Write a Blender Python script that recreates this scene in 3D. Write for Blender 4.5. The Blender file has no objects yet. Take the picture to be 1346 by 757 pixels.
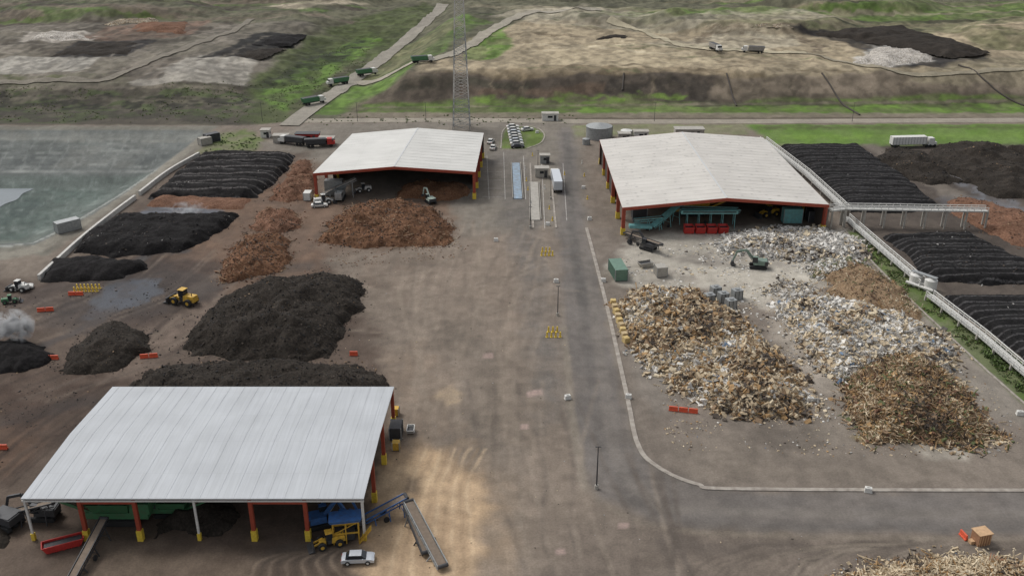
import bpy, math, numpy as np, random, bmesh
from mathutils import Vector
random.seed(3); RNG=np.random.default_rng(7)
scene=bpy.context.scene
scene.view_settings.view_transform='Standard'; scene.view_settings.look='None'; scene.view_settings.exposure=0
# ------------------------------------------------------------- camera
F=1250.0; H=90.0; PITCH=math.radians(24.4); CT,ST=math.cos(PITCH),math.sin(PITCH)
cd=bpy.data.cameras.new('camera'); cam=bpy.data.objects.new('camera',cd); scene.collection.objects.link(cam)
cam.location=(0,0,H); cam.rotation_euler=(math.pi/2-PITCH,0,0)
cd.sensor_width=36; cd.lens=F/1346*36; cd.clip_end=20000; cd.clip_start=0.5; scene.camera=cam
# ------------------------------------------------------------- noise
TAB=RNG.random((256,256))
def vnoise(x,y):
    xi=np.floor(x).astype(np.int64); yi=np.floor(y).astype(np.int64)
    fx=x-xi; fy=y-yi; fx=fx*fx*(3-2*fx); fy=fy*fy*(3-2*fy)
    a=TAB[xi&255,yi&255]; b=TAB[(xi+1)&255,yi&255]; c=TAB[xi&255,(yi+1)&255]; d=TAB[(xi+1)&255,(yi+1)&255]
    return (a*(1-fx)+b*fx)*(1-fy)+(c*(1-fx)+d*fx)*fy
def fbm(x,y,o=4):
    s=0;a=.5;t=0
    for i in range(o):
        s=s+a*vnoise(x*2**i+17.3*i,y*2**i+9.1*i); t+=a; a*=.5
    return s/t
def sst(a,b,x):
    t=np.clip((x-a)/(b-a),0,1); return t*t*(3-2*t)
# ------------------------------------------------------------- terrain
MOUNDS=[(125,500,62,34,5),(60,520,40,26,3.5),(190,560,60,34,5),(20,600,60,40,4),(-230,560,70,40,5),(-150,640,80,50,7),(120,680,120,50,7),(260,470,50,40,4)]
def base_z(x,y):
    x=np.asarray(x,float); y=np.asarray(y,float)
    rx=-82+.11*(y-340)
    sr=sst(0,28,x-rx-10); sl=sst(0,45,rx-22-x)
    z=9*sst(371,402,y)*sr+6*sst(366,408,y)*sl
    z=z+.028*np.clip(y-412,0,1800)
    z=z+(fbm(x/70,y/70,4)-.5)*7*sst(415,560,y)
    for mx,my,ra,rb,h in MOUNDS:
        d=np.sqrt(((x-mx)/ra)**2+((y-my)/rb)**2); z=z+h*(1-sst(.62,1.0,d))
    return z
def sdpoly(X,Y,poly):
    d=np.full(X.shape,1e18); ins=np.zeros(X.shape,bool); n=len(poly)
    for i in range(n):
        x0,y0=poly[i]; x1,y1=poly[(i+1)%n]; ex,ey=x1-x0,y1-y0
        wx,wy=X-x0,Y-y0; t=np.clip((wx*ex+wy*ey)/(ex*ex+ey*ey+1e-12),0,1)
        d=np.minimum(d,(wx-ex*t)**2+(wy-ey*t)**2)
        c=((y0>Y)!=(y1>Y)); 
        if abs(ey)>1e-12:
            ins^=c&(X<x0+(Y-y0)*ex/ey)
    d=np.sqrt(d); return np.where(ins,d,-d)
def sdline(X,Y,pts):
    d=np.full(X.shape,1e18)
    for (x0,y0),(x1,y1) in zip(pts[:-1],pts[1:]):
        ex,ey=x1-x0,y1-y0; wx,wy=X-x0,Y-y0; t=np.clip((wx*ex+wy*ey)/(ex*ex+ey*ey+1e-12),0,1)
        d=np.minimum(d,(wx-ex*t)**2+(wy-ey*t)**2)
    return np.sqrt(d)
TT=np.exp(np.linspace(np.log(60),np.log(4000),5000))
def G(u,v,z=None):
    """site survey: bearing/depression from the drone station -> plan position on the terrain"""
    a=(u-673)/F; b=(378.5-v)/F; dy=CT+b*ST; dz=-ST+b*CT
    if z is not None:
        t=(H-z)/(-dz); return (a*t,dy*t)
    t0=H/(-dz)
    if dy*t0<360: return (a*t0,dy*t0)
    g=(H+dz*TT)-base_z(a*TT,dy*TT); k=int(np.argmax(g<0)); t=TT[k] if k>0 else 4000
    return (a*t,dy*t)
def GP(l,z=None): return [G(u,v,z) for u,v in l]
POND=GP([(-260,322),(-260,172),(268,172),(262,186),(165,258),(48,322)],0)
POND2=GP([(-260,318),(-260,224),(205,222),(150,258),(40,318)],0)
def terrain(x,y):
    z=base_z(x,y)
    d=sdpoly(x,y,POND); z=z-1.2*sst(0,6,d)
    d2=sdpoly(x,y,POND2); z=z-2.2*sst(0,10,d2)
    z=z+(fbm(x/7,y/7,5)-.5)*2.2*sst(372,400,y)
    return z
# ------------------------------------------------------------- colour helpers
def c(r,g,b):
    f=lambda v:(v/255/12.92) if v/255<=.04045 else ((v/255+.055)/1.055)**2.4
    return (f(r),f(g),f(b))
def pc(col):
    r,g,b=col
    if g>r+8 and g>b+20: return c(r*.95+4,g*.95,b*.92+4)
    m=(r+g+b)/3; k=.05
    return c((r+(m-r)*k)*.985,(g+(m-g)*k)*.985,(b+(m-b)*k)*.965)
def catmull(P,n=8):
    P=[np.array(p,float) for p in P]; Q=[2*P[0]-P[1]]+P+[2*P[-1]-P[-2]]; out=[]
    for i in range(1,len(Q)-2):
        for k in range(n):
            t=k/n; out.append(.5*((2*Q[i])+(-Q[i-1]+Q[i+1])*t+(2*Q[i-1]-5*Q[i]+4*Q[i+1]-Q[i+2])*t*t+(-Q[i-1]+3*Q[i]-3*Q[i+1]+Q[i+2])*t**3))
    out.append(P[-1]); return [tuple(o) for o in out]
# ------------------------------------------------------------- ground paint plan
PAINT=[]
def poly(px,col,soft=2,warp=2,alpha=1,mot=0,ml=6,wet=0): PAINT.append(('p',GP(px),pc(col),soft,warp,alpha,mot,ml,wet))
def line(px,col,w=1,soft=.5,warp=.5,alpha=1,mot=0,ml=6,wet=0): PAINT.append(('l',catmull(GP(px),5),pc(col),soft,warp,alpha,mot,ml,wet,w))
# far country
poly([(-900,170),(-900,-40),(2300,-40),(2300,170)],(92,90,74),10,10)
poly([(-900,168),(-900,105),(0,112),(160,108),(330,112),(380,160),(380,168)],(80,74,66),3,6,1,.3,12)
poly([(-900,160),(-900,112),(250,120),(330,130),(340,150),(200,160)],(68,82,48),1.5,14,.8,.95,5)
poly([(-900,140),(-900,118),(200,122),(330,135),(300,144)],(50,48,42),1.5,14,.85,.95,4)
poly([(-900,158),(-900,146),(200,146),(330,152),(340,160)],(62,58,52),1,8,.8,.8,4)
line([(-100,120),(60,116),(200,114),(320,120)],(118,110,98),1.5,1,2,.7,.4,6)
line([(-100,134),(60,130),(200,132),(320,140)],(100,94,82),1,1,3,.7,.5,6)
poly([(-900,108),(-900,30),(120,22),(420,35),(340,105),(160,112)],(112,105,96),4,8,1,.2,20)
poly([(-300,58),(60,52),(150,30),(300,28),(250,52),(110,75),(-300,80)],(76,69,61),2,10,.8,.5,10)
poly([(-200,110),(-200,98),(160,98),(200,108),(160,112)],(88,90,64),2,6,.8,.7,8)
poly([(168,108),(262,72),(338,80),(322,114),(180,114)],(150,144,136),1,1.5,1,.2,8)
poly([(210,92),(262,76),(330,82),(326,92),(250,96)],(164,158,150),1,3,.6,.5,8)
poly([(-200,94),(20,76),(135,73),(112,93),(10,98)],(150,145,138),1,2,.95,.2,8)
poly([(-300,72),(-300,60),(40,60),(30,72)],(134,126,116),1.5,4,.9,.4,10)
poly([(66,76),(98,56),(208,52),(166,75)],(50,47,46),1,2)
poly([(120,106),(190,80),(250,70),(205,104)],(94,86,78),1.5,3,.85,.3)
poly([(260,76),(300,62),(374,66),(347,81)],(52,49,47),1,2)
poly([(300,64),(332,44),(404,46),(382,66)],(46,45,44),1,2)
poly([(20,56),(36,42),(116,44),(128,54)],(168,160,152),1.5,4,.95,.4,6)
poly([(110,52),(150,34),(270,26),(250,46),(180,54)],(118,96,84),2,8,.8,.5,7)
for k in range(10):
    x0=40+k*28; line([(x0,100-k),(x0+50,78-k*1.5),(x0+90,62-k*2)],(96,90,82) if k%2 else (130,122,112),.7,.8,2,.5,.5,7)
poly([(330,165),(330,100),(400,55),(470,25),(560,5),(585,12),(520,70),(420,140),(385,165)],(76,84,52),3,8,1,.2,15)
poly([(335,130),(400,75),(480,42),(500,55),(430,110),(370,150)],(88,118,50),1.5,8,.9,.75,6)
poly([(345,112),(400,74),(470,50),(480,56),(400,112)],(48,54,38),1.5,9,.85,.65,5)
poly([(372,150),(420,112),(470,74),(480,80),(430,120),(385,155)],(84,78,66),1.5,5,.7,.5,5)
poly([(330,118),(420,50),(440,52),(350,122)],(54,58,42),1.5,5,.7,.6,5)
poly([(412,150),(520,66),(600,20),(640,30),(560,80),(455,150)],(84,110,52),1.5,6,.95,.5,6)
poly([(470,100),(540,58),(590,28),(610,34),(560,66),(490,108)],(118,109,90),1.5,5,.7,.5,6)
poly([(430,146),(470,112),(520,100),(500,130),(470,146)],(96,128,54),1.5,5,.8,.5,5)
poly([(455,165),(470,135),(530,98),(1700,98),(1700,165)],(94,85,74),3,5)
poly([(560,104),(640,92),(950,96),(930,132),(560,136),(500,130)],(82,73,65),2,8,1,.25,9)
poly([(780,132),(800,96),(940,98),(950,132)],(56,51,46),1.5,8,.85,.55,5)
poly([(520,110),(700,104),(700,114),(520,122)],(62,60,50),1.5,8,.7,.6,5)
poly([(600,118),(800,112),(800,126),(600,128)],(102,84,70),1.5,8,.6,.6,5)
poly([(940,122),(960,98),(1700,98),(1700,122)],(122,110,97),2,6,.9,.3,9)
for k in range(14):
    rq=random.Random(k+300); u=rq.uniform(540,1330); line([(u,97),(u+rq.uniform(-8,8),112),(u+rq.uniform(-16,16),130)],rq.choice([(66,60,52),(116,104,88),(74,70,58)]),.5,.7,3,.55,.5,5)
poly([(470,150),(480,136),(760,134),(1700,122),(1700,152)],(86,108,52),1.5,5,1,.5,6)
poly([(600,128),(900,124),(905,130),(600,134)],(98,126,54),1.2,4,.8,.6,6)
poly([(760,143),(1700,134),(1700,150),(760,150)],(92,122,52),1.2,4,.9,.55,6)
poly([(900,136),(1700,126),(1700,130),(900,141)],(64,64,50),.8,3,.8,.5,5)
line([(480,142),(760,139),(1100,136),(1700,128)],(112,104,90),1,.8,1,.7,.4,7)
poly([(455,148),(1700,149),(1700,155),(440,155)],(124,115,102),1,2,.9,.3)
# plateau
poly([(540,97),(650,40),(700,22),(1050,12),(1700,20),(1700,100),(950,96)],(154,140,118),3,8,1,.15,20)
poly([(600,78),(640,40),(672,33),(665,62),(640,78)],(92,122,54),1.5,6,.95,.35,8)
poly([(700,72),(760,56),(900,62),(950,85),(860,92),(720,86)],(166,152,128),3,12,.8,.4,10)
poly([(860,60),(930,42),(1040,45),(1060,60),(960,70)],(164,155,138),2,9,.8,.3,12)
poly([(905,50),(935,36),(1040,34),(1090,62),(1060,70),(1070,60),(1030,44),(940,46),(925,58)],(112,100,85),1,4,.9,.3,7)
poly([(600,96),(700,86),(1000,92),(1000,98),(560,100)],(116,102,82),1.5,8,.9,.4,8)
for k in range(34):
    y=random.Random(k).uniform(24,94); x0=random.Random(k+50).uniform(640,1250); L0=random.Random(k+90).uniform(60,260)
    line([(x0,y),(x0+L0*.4,y-2.5),(x0+L0*.8,y+1),(x0+L0,y+3)],[(118,104,84),(178,166,144),(100,102,74),(98,86,70)][k%4],.8,.9,3,.7,.5,6)
poly([(1030,30),(1080,24),(1200,34),(1240,55),(1300,70),(1320,82),(1180,90),(1120,60),(1060,45)],(54,51,50),2,8,1,.15,9)
poly([(1240,40),(1346,40),(1700,60),(1700,70),(1300,66)],(98,98,70),1.5,9,.8,.4,9)
poly([(1120,82),(1150,60),(1235,62),(1225,80),(1170,88)],(180,176,172),2,4,.9,.35,5)
poly([(1190,112),(1240,86),(1346,74),(1700,80),(1700,112)],(136,126,106),2,8,.9,.3,10)
rr=random.Random(5)
for k in range(20):
    y=1+k*1.8; x0=rr.uniform(560,1000); col=rr.choice([(78,100,50),(86,110,52),(66,59,53),(104,92,77),(132,124,106),(60,62,48),(122,115,94)])
    poly([(x0,y),(x0+rr.uniform(200,700),y-1.5),(2000,y),(2000,y+1.5),(x0+300,y+2.0)],col,1,4,.85,.5,12)
for k in range(16):
    y=1+k*2; x0=rr.uniform(-100,350); col=rr.choice([(78,100,50),(86,104,52),(76,68,60),(110,99,87),(138,130,118),(60,59,50)])
    poly([(-700,y),(x0,y-1),(x0+160,y),(x0+140,y+1.8),(-700,y+2.2)],col,1,4,.85,.5,12)
poly([(640,22),(760,8),(900,18),(1040,12),(1100,24),(900,32),(700,30)],(150,142,126),2,12,.8,.5,10)
poly([(350,8),(430,2),(480,6),(400,12)],(166,154,136),3,9,.8,.3,20)
poly([(700,14),(760,8),(800,12),(740,20)],(170,160,142),2,6,.8,.3,12)
poly([(-10,14),(60,8),(150,12),(60,22)],(82,108,50),2,12,.8,.5,12)
# ----- site base
poly([(-900,172),(-900,164),(330,165),(395,158),(1800,160),(1800,1500),(-900,1500)],(121,110,101),1.5,1)
poly([(395,164),(560,160),(760,160),(770,300),(640,330),(560,260),(400,230),(340,190)],(123,116,108),3,2,1,.1)
poly([(980,164),(1800,163),(1800,196),(1020,190)],(94,126,54),1.5,2,1,.15,6)
poly([(1020,178),(1800,172),(1800,178),(1020,184)],(106,138,58),1.5,3,.8,.4,6)
poly([(1000,166),(1800,164),(1800,168),(1000,170)],(80,90,54),1,3,.8,.3,8)
poly([(658,196),(664,168),(700,166),(716,176),(712,188),(690,196)],(96,118,56),.8,.6,1,.3,3)
poly([(755,180),(756,165),(980,163),(985,176),(870,178)],(122,126,92),1.5,2,.9,.4)
poly([(255,202),(275,178),(320,170),(345,182),(330,205)],(92,112,58),2,3,.85,.5,4)
# ponds
poly([(-900,340),(-900,166),(285,166),(270,190),(60,335)],(115,112,104),1.5,1.5)
poly([(-900,322),(-900,172),(268,172),(262,186),(165,258),(48,322)],(104,107,106),1,1,1)
poly([(-900,180),(-900,174),(262,174),(257,183)],(126,126,121),1,2,.8,.4)
poly([(-900,212),(-900,196),(240,198),(220,214)],(82,86,86),2,5,.8,.6,6)
poly([(-900,196),(-900,184),(140,182),(120,196)],(88,92,90),2,5,.8,.6,6)
poly([(60,216),(90,186),(200,184),(180,214)],(114,115,112),2,5,.7,.5,6)
poly([(-900,318),(-900,226),(203,224),(150,258),(40,318)],(94,101,98),1,1)
poly([(-900,310),(-900,236),(150,234),(110,262),(30,306)],(84,95,91),2,5,.9,.5,6)
poly([(40,300),(60,262),(130,240),(150,246),(90,285)],(108,117,113),2,4,.8,.5,5)
poly([(-100,318),(-100,300),(20,302),(60,290),(45,318)],(102,106,100),1.5,3,.8,.5,4)
poly([(-60,250),(10,246),(60,250),(20,275),(-60,290)],(76,86,84),1.5,3,.8,.3,4)
line([(-200,222),(205,222)],(148,150,147),.8,.4,.3)
line([(-200,224.5),(200,224.5)],(70,74,73),.4,.4,.3,.7)
for k in range(10):
    y=177+k*4.5; line([(-100,y),(60,y+rr.uniform(-1.5,1.5)),(140,y+rr.uniform(-1.5,2)),(238-k*4,y+1)],[(138,141,138),(70,75,75)][k%2],.3,.45,2.5,.55,.5,6)
for k in range(11): 
    x0=-30+k*25+rr.uniform(-5,5); line([(x0,176),(x0-10+rr.uniform(-4,4),198),(x0-26,221)],(134,137,135),.25,.4,1.5,.45,.5,5)
for k in range(12):
    y=230+k*7; line([(-100,y),(40,y+rr.uniform(-4,4)),(192-k*13,y-3)],rr.choice([(122,130,127),(66,76,74)]),.25,.4,3,.6,.5,6)
for k in range(6): line([(190-k*34,226),(150-k*34,256),(100-k*30,290)],(118,126,123),.25,.4,3,.45,.5,6)
line([(205,223),(150,258),(40,318),(-100,320)],(144,146,143),.5,.3,.4)
line([(268,182),(165,262),(50,326),(-80,345)],(130,125,116),2.5,1,.6)
line([(258,196),(165,266),(60,330)],(104,97,90),.8,.6,.5,.5)
# ----- left dirt yard
poly([(-900,360),(-30,360),(50,372),(180,260),(262,203),(400,200),(425,262),(430,330),(480,400),(520,470),(520,520),(545,600),(500,757),(470,1300),(-900,1300)],(91,78,70),5,4,1,.12,10)
poly([(255,262),(370,205),(425,215),(420,262),(590,262),(600,300),(560,330),(440,335),(400,380),(280,390),(220,330)],(116,94,80),4,4,.85,.4,7)
poly([(60,372),(200,335),(300,345),(290,395),(240,440),(120,420),(20,400)],(70,60,56),3,4,.85,.4,6)
poly([(-300,500),(80,490),(170,500),(140,560),(-60,640),(-300,700)],(74,60,53),4,4,.85,.4,5)
poly([(-300,640),(40,650),(20,757),(-300,800)],(99,86,76),4,4,.8,.4,6)
poly([(-300,590),(30,560),(60,600),(-40,650)],(104,82,68),3,3,.6,.5,4)
poly([(190,435),(260,395),(300,380),(280,420),(180,500),(130,500)],(117,102,93),2,3,.8,.4,4)
poly([(0,395),(90,372),(150,392),(90,430),(20,432)],(98,88,83),2,3,.6,.5,4)
poly([(30,660),(480,660),(480,712),(440,757),(60,757)],(90,77,68),2,2,.8,.3,5)
poly([(100,735),(140,712),(330,735),(330,790),(90,790)],(112,98,86),2,2,.8,.4,3)
poly([(330,735),(380,712),(450,712),(450,740),(340,742)],(86,78,72),1.5,2,.7,.4,4)
poly([(60,650),(480,650),(480,600),(100,600)],(46,38,34),2,1)  # shade under the near shed roof, painted into the ground colour
# ----- central yard
poly([(440,335),(600,320),(735,300),(745,480),(760,620),(800,757),(640,1000),(560,757),(545,600),(500,440)],(125,113,103),4,3,1,.1,9)
poly([(560,330),(640,300),(720,300),(736,420),(650,440),(560,400)],(134,120,109),5,5,.7,.5,12)
poly([(640,200),(690,200),(716,300),(730,420),(742,560),(715,560),(690,420),(665,300)],(109,104,101),3,3,.75,.35,8)
poly([(590,420),(640,400),(680,600),(700,757),(660,757),(610,600)],(112,103,95),3,4,.55,.5,7)
poly([(480,345),(560,335),(580,360),(520,400),(480,380)],(110,96,86),3,4,.6,.5,5)
poly([(510,470),(560,450),(600,500),(600,560),(540,580)],(140,123,109),3,4,.6,.5,6)
poly([(600,590),(650,600),(700,640),(680,757),(640,800),(635,680)],(140,125,111),3,3,.7,.5,5)
poly([(520,560),(560,556),(572,600),(548,650),(520,640)],(118,105,94),1.5,2,.6,.3,4)
# ----- road
RL=[(735,168),(733,300),(738,400),(748,520),(762,610),(790,655),(860,685),(980,697),(1500,705)]
RR=[(752,168),(771,300),(797,400),(824,520),(838,583),(862,612),(915,636),(990,643),(1500,645)]
poly(RL+RR[::-1],(111,105,102),1.8,1.2,1,.12,6)
poly([(760,690),(860,690),(980,702),(1500,706),(1500,900),(700,900),(700,757)],(114,103,95),3,3,.85,.2,6)
poly([(860,700),(1000,706),(1500,712),(1500,730),(1000,726),(850,730)],(101,92,86),1.5,3,.7,.5,4)
line([(742,430),(752,540),(768,640)],(134,125,115),.5,.6,.3,.7)
line([(738,400),(749,520),(763,612),(792,660),(862,690),(980,702),(1400,710)],(131,121,110),.35,.8,.4,.6,.5,4)
line([(770,330),(783,420),(800,540),(812,600),(850,650),(930,672),(1400,676)],(128,121,115),.8,1,.3,.4,.4,5)
line([(758,330),(768,420),(782,540),(800,620),(850,668),(930,690),(1400,694)],(93,89,87),.7,.9,.3,.45,.4,5)
line([(784,330),(803,420),(826,520),(838,580)],(131,122,112),.8,1,.4,.5,.4,4)
line([(745,175),(752,300),(768,400)],(94,91,89),1,1,.3,.5)
# tyre marks
for k in range(26):
    x0=900+k*20+random.uniform(-15,15); s=random.uniform(15,80); top=random.uniform(706,722)
    P0=[(x0,762),(x0+s*.4,738+random.uniform(-4,4)),(x0+s*1.6,top+6),(x0+s*3.2,top+random.uniform(-6,6))]
    cc=random.choice([(90,82,76),(132,121,110),(98,89,82)])
    line(P0,cc,.15,.3,.5,.55,.5,3); line([(a+14,b+1) for a,b in P0],cc,.15,.3,.5,.55,.5,3)
for k in range(18):
    x0=random.uniform(640,940); line([(x0,757),(x0-random.uniform(0,25),690),(x0-random.uniform(10,60),610),(x0-random.uniform(20,90),500)],random.choice([(100,91,85),(137,125,114)]),.3,.4,.3,.5,.5,5)
for k in range(24):
    x0=random.uniform(500,720); line([(x0,600+random.uniform(-40,60)),(x0+random.uniform(-25,25),480),(x0+random.uniform(-20,40),380),(x0+random.uniform(0,60),290)],random.choice([(108,98,90),(141,128,116)]),.3,.5,.4,.4,.5,7)
for k in range(12):
    x0=random.uniform(450,560); y0=random.uniform(340,440); line([(x0,y0),(x0+60,y0+random.uniform(-5,20)),(x0+130,y0+random.uniform(-30,10)),(x0+220,y0-random.uniform(10,60))],random.choice([(108,98,90),(141,128,116)]),.3,.5,.5,.4,.5,6)
for k in range(30):
    x0=random.uniform(-20,240); y0=random.uniform(400,540)
    line([(x0,y0),(x0+70,y0-25),(x0+150,y0-60),(x0+210,y0-110)],random.choice([(66,57,53),(119,106,96)]),.3,.4,.4,.6,.4,5)
for k in range(18):
    y0=random.uniform(555,640); x0=random.uniform(860,900)
    line([(x0,y0-40),(x0+100,y0-20),(x0+260,y0-10),(1346,y0-30)],random.choice([(98,89,83),(133,123,112)]),.25,.35,.3,.6,.4,5)
for k in range(14):
    line([(330+k*12,757),(345+k*9,735),(420+k*4,722),(520,716+k*3)],(78,69,62) if k%2 else (126,111,98),.22,.25,.2,.6,.3,3)
for k in range(10):
    a0=random.uniform(-80,60); line([(a0,640),(a0+60,590),(a0+130,540),(a0+190,505)],random.choice([(60,51,47),(109,92,80)]),.3,.35,.3,.55,.4,4)
# sawdust spill
poly([(470,640),(510,592),(560,580),(612,592),(660,625),(668,700),(640,757),(640,900),(480,900),(470,700)],(150,130,110),3,4,.8,.35,4)
poly([(488,640),(515,602),(560,594),(600,606),(636,620),(648,655),(640,700),(622,757),(620,900),(490,900),(478,700)],(184,157,128),2,3.5,.95,.18,4)
poly([(540,700),(570,660),(610,680),(610,740),(570,757)],(168,142,116),1.5,3,.6,.5,2.5)
poly([(500,640),(520,615),(560,610),(570,640),(530,660)],(196,170,140),1.5,3,.6,.5,2.5)
poly([(572,520),(590,508),(608,515),(604,532),(580,534)],(162,143,120),1,1.5,.8,.4,3)
poly([(530,645),(540,624),(556,626),(550,650)],(112,98,86),1,1,.8)
for k in range(9): line([(515+k*13,757),(524+k*12,700),(542+k*9,640),(558+k*10,590)],(148,126,104) if k%2 else (200,176,148),.2,.3,.7,.5,.5,3)
for (u,v) in [(700,517),(708,515),(738,724),(640,468),(690,560),(820,690)]:
    poly([(u-6,v+4),(u-5,v-3),(u+6,v-4),(u+7,v+3)],(172,148,142),.3,.6,.6)
# puddles, damp streaks & painted steam tint
poly([(60,425),(110,360),(210,345),(290,362),(280,390),(200,415),(120,440)],(58,51,49),2,4,.65,.5,5,.25)
poly([(112,408),(140,378),(175,365),(210,370),(205,395),(160,408)],(50,54,64),.8,2.5,.95,.35,2.5,.7)
poly([(100,420),(120,404),(150,408),(130,422)],(54,52,58),.8,2.5,.9,.5,2.5,.6)
poly([(180,282),(200,270),(280,268),(300,280),(240,286)],(84,88,98),.8,2.5,.95,.3,3,.4)  # pale blue of low steam put into ground colour, here and next line
poly([(205,274),(215,268),(260,270),(250,276)],(140,146,156),.8,2,.6,.5,3,.3)
line([(150,372),(195,335),(240,330)],(58,56,58),1.5,1,1,.8,.4,4,.5)
line([(20,470),(90,440),(150,410)],(62,55,54),1.2,1,1,.7,.4,4,.4)
line([(230,400),(280,375),(330,360),(400,350)],(78,69,64),2,1.5,1,.7,.4,4,.25)
line([(-20,560),(60,540),(150,520)],(56,47,43),2,1.5,1,.7,.4,4,.25)
line([(330,345),(400,330),(430,300)],(84,71,62),1.5,1.5,1,.6,.4,4,.2)
# ----- right compound
poly([(775,300),(820,300),(1140,290),(1346,505),(1800,900),(1500,645),(990,641),(915,634),(862,610),(840,583),(826,520),(799,400)],(121,111,103),1,.6,1,.1,8)
poly([(800,348),(835,315),(960,298),(1130,303),(1120,350),(1080,375),(1060,400),(1010,408),(930,380),(870,384),(812,375)],(178,171,161),2.5,3.5,.97,.15,5)
poly([(1000,395),(1060,380),(1100,430),(1110,500),(1070,520),(1050,500),(1030,450)],(160,150,140),3,3,.9,.25,5)
poly([(812,392),(830,390),(850,470),(890,530),(860,545),(838,520)],(129,121,114),1.5,1.5,.8,.2,4)
poly([(1060,535),(1110,520),(1130,575),(1220,590),(1346,585),(1346,635),(900,630),(870,590),(920,570)],(125,115,106),3,3,.7,.4,6)
poly([(1060,520),(1100,500),(1120,560),(1090,600),(1050,570)],(140,130,120),2,3,.7,.4,3)
poly([(960,560),(1060,555),(1100,590),(1000,600)],(98,90,84),2,3,.6,.5,3)
poly([(1200,585),(1240,575),(1280,585),(1270,604),(1220,602)],(168,161,151),1.2,2,.8,.4,3)
poly([(1115,572),(1150,566),(1170,578),(1140,584)],(142,124,84),.8,1.5,.7,.4,3)
poly([(1200,420),(1230,410),(1346,525),(1346,560),(1300,545)],(139,132,124),1.5,1.5,.7,.3,5)
poly([(880,340),(930,328),(1000,330),(1040,350),(960,356)],(138,131,124),1.5,3,.8,.5,4)
poly([(805,352),(840,345),(900,350),(920,372),(860,374),(815,368)],(140,132,124),1.5,3,.7,.5,3)
line([(880,336),(940,348),(1010,352)],(96,90,86),.5,.6,.8,.6,.4,3)
poly([(1112,304),(1140,304),(1205,365),(1235,398),(1290,440),(1500,585),(1500,640),(1346,530),(1210,408),(1150,350)],(86,106,56),.8,.8,1,.3,3)
poly([(1140,304),(1146,300),(1250,395),(1500,575),(1500,590),(1290,440),(1205,372)],(112,104,94),.8,.8,.9,.2,3)
poly([(1020,192),(1800,186),(1800,620),(1500,570),(1250,392),(1120,286)],(78,70,65),2,1.5,1,.2,8)
poly([(1228,262),(1260,255),(1500,300),(1500,330),(1300,300)],(104,104,110),1.5,3,.8,.4,5,.4)
poly([(1130,190),(1150,190),(1280,262),(1260,270)],(124,115,107),1.5,1.5,.7,.4,5)
poly([(1210,205),(1300,205),(1346,275),(1346,290),(1290,262)],(116,118,126),1,3,.6,.7,5,.4)

def colours(X,Y):
    n1x=fbm(X/4+3,Y/4,3)-.5; n1y=fbm(X/4+71,Y/4+5,3)-.5
    n2x=fbm(X/22+3,Y/22,5)-.5; n2y=fbm(X/22+71,Y/22+5,5)-.5
    C=np.tile(np.array(c(110,100,90)),(X.size,1)); W=np.zeros(X.size)
    for L in PAINT:
        kind,P,col,soft,warp,alpha,mot,ml,wet=L[:9]; w=L[9] if kind=='l' else 0
        xs=[p[0] for p in P]; ys=[p[1] for p in P]; m=soft+warp*1.2+w+2
        idx=np.nonzero((X>min(xs)-m)&(X<max(xs)+m)&(Y>min(ys)-m)&(Y<max(ys)+m))[0]
        if idx.size==0: continue
        nx,ny=(n2x,n2y) if warp>=5 else (n1x,n1y)
        x=X[idx]+nx[idx]*warp*2; y=Y[idx]+ny[idx]*warp*2
        if kind=='p': a=sst(-soft,soft,sdpoly(x,y,P))
        else: a=1-sst(w-soft*.5,w+soft,sdline(x,y,P))
        a=a*alpha
        if mot>0: a=a*(1-mot*sst(.43,.57,fbm(X[idx]/ml+w*7,Y[idx]/ml+ml*3,5)))
        C[idx]=C[idx]*(1-a[:,None])+np.array(col)*a[:,None]
        W[idx]=W[idx]*(1-a)+wet*a
    far=sst(350,372,Y); f=.74+.52*sst(.3,.7,fbm(X/2.6,Y/4,5)); f2=.88+.24*sst(.35,.65,fbm(X/14+9,Y/20,5))
    C*=(1+(f*f2-1)*far)[:,None]
    f3=.91+.18*sst(.35,.65,fbm(X/2.2,Y/2.2,4)); f4=.94+.12*sst(.35,.65,fbm(X/11+4,Y/16,4)); C*=(1+(f3*f4-1)*(1-far))[:,None]
    return C,W
# ------------------------------------------------------------- mesh helpers
def mkmesh(name,V,Fc,mats,midx=None,smooth=False,parent=None,link=True):
    me=bpy.data.meshes.new(name); V=np.asarray(V,np.float32)
    if isinstance(Fc,np.ndarray):
        n=Fc.shape[1]; me.vertices.add(len(V)); me.vertices.foreach_set('co',V.ravel())
        me.loops.add(Fc.size); me.loops.foreach_set('vertex_index',Fc.astype(np.int32).ravel())
        me.polygons.add(len(Fc)); me.polygons.foreach_set('loop_start',np.arange(0,Fc.size,n,dtype=np.int32))
        me.polygons.foreach_set('loop_total',np.full(len(Fc),n,np.int32))
        me.update(calc_edges=True)
    else: me.from_pydata(V.tolist(),[],Fc); me.update()
    for m in mats: me.materials.append(m)
    if midx is not None: me.polygons.foreach_set('material_index',np.asarray(midx,np.int32))
    sm=np.asarray(smooth) if not isinstance(smooth,bool) else np.full(len(me.polygons),smooth)
    me.polygons.foreach_set('use_smooth',sm)
    ob=bpy.data.objects.new(name,me); scene.collection.objects.link(ob)
    if parent: ob.parent=parent
    return ob
def setcol(ob,C,W=None):
    a=ob.data.color_attributes.new('Col','FLOAT_COLOR','POINT'); A=np.ones((len(C),4),np.float32); A[:,:3]=C
    a.data.foreach_set('color',A.ravel())
    b=ob.data.attributes.new('wet','FLOAT','POINT')
    b.data.foreach_set('value',np.asarray(W if W is not None else np.zeros(len(C)),np.float32))
def empty(name,loc=(0,0,0),rot=0):
    o=bpy.data.objects.new(name,None); scene.collection.objects.link(o); o.location=loc; o.rotation_euler=(0,0,rot); return o
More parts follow.
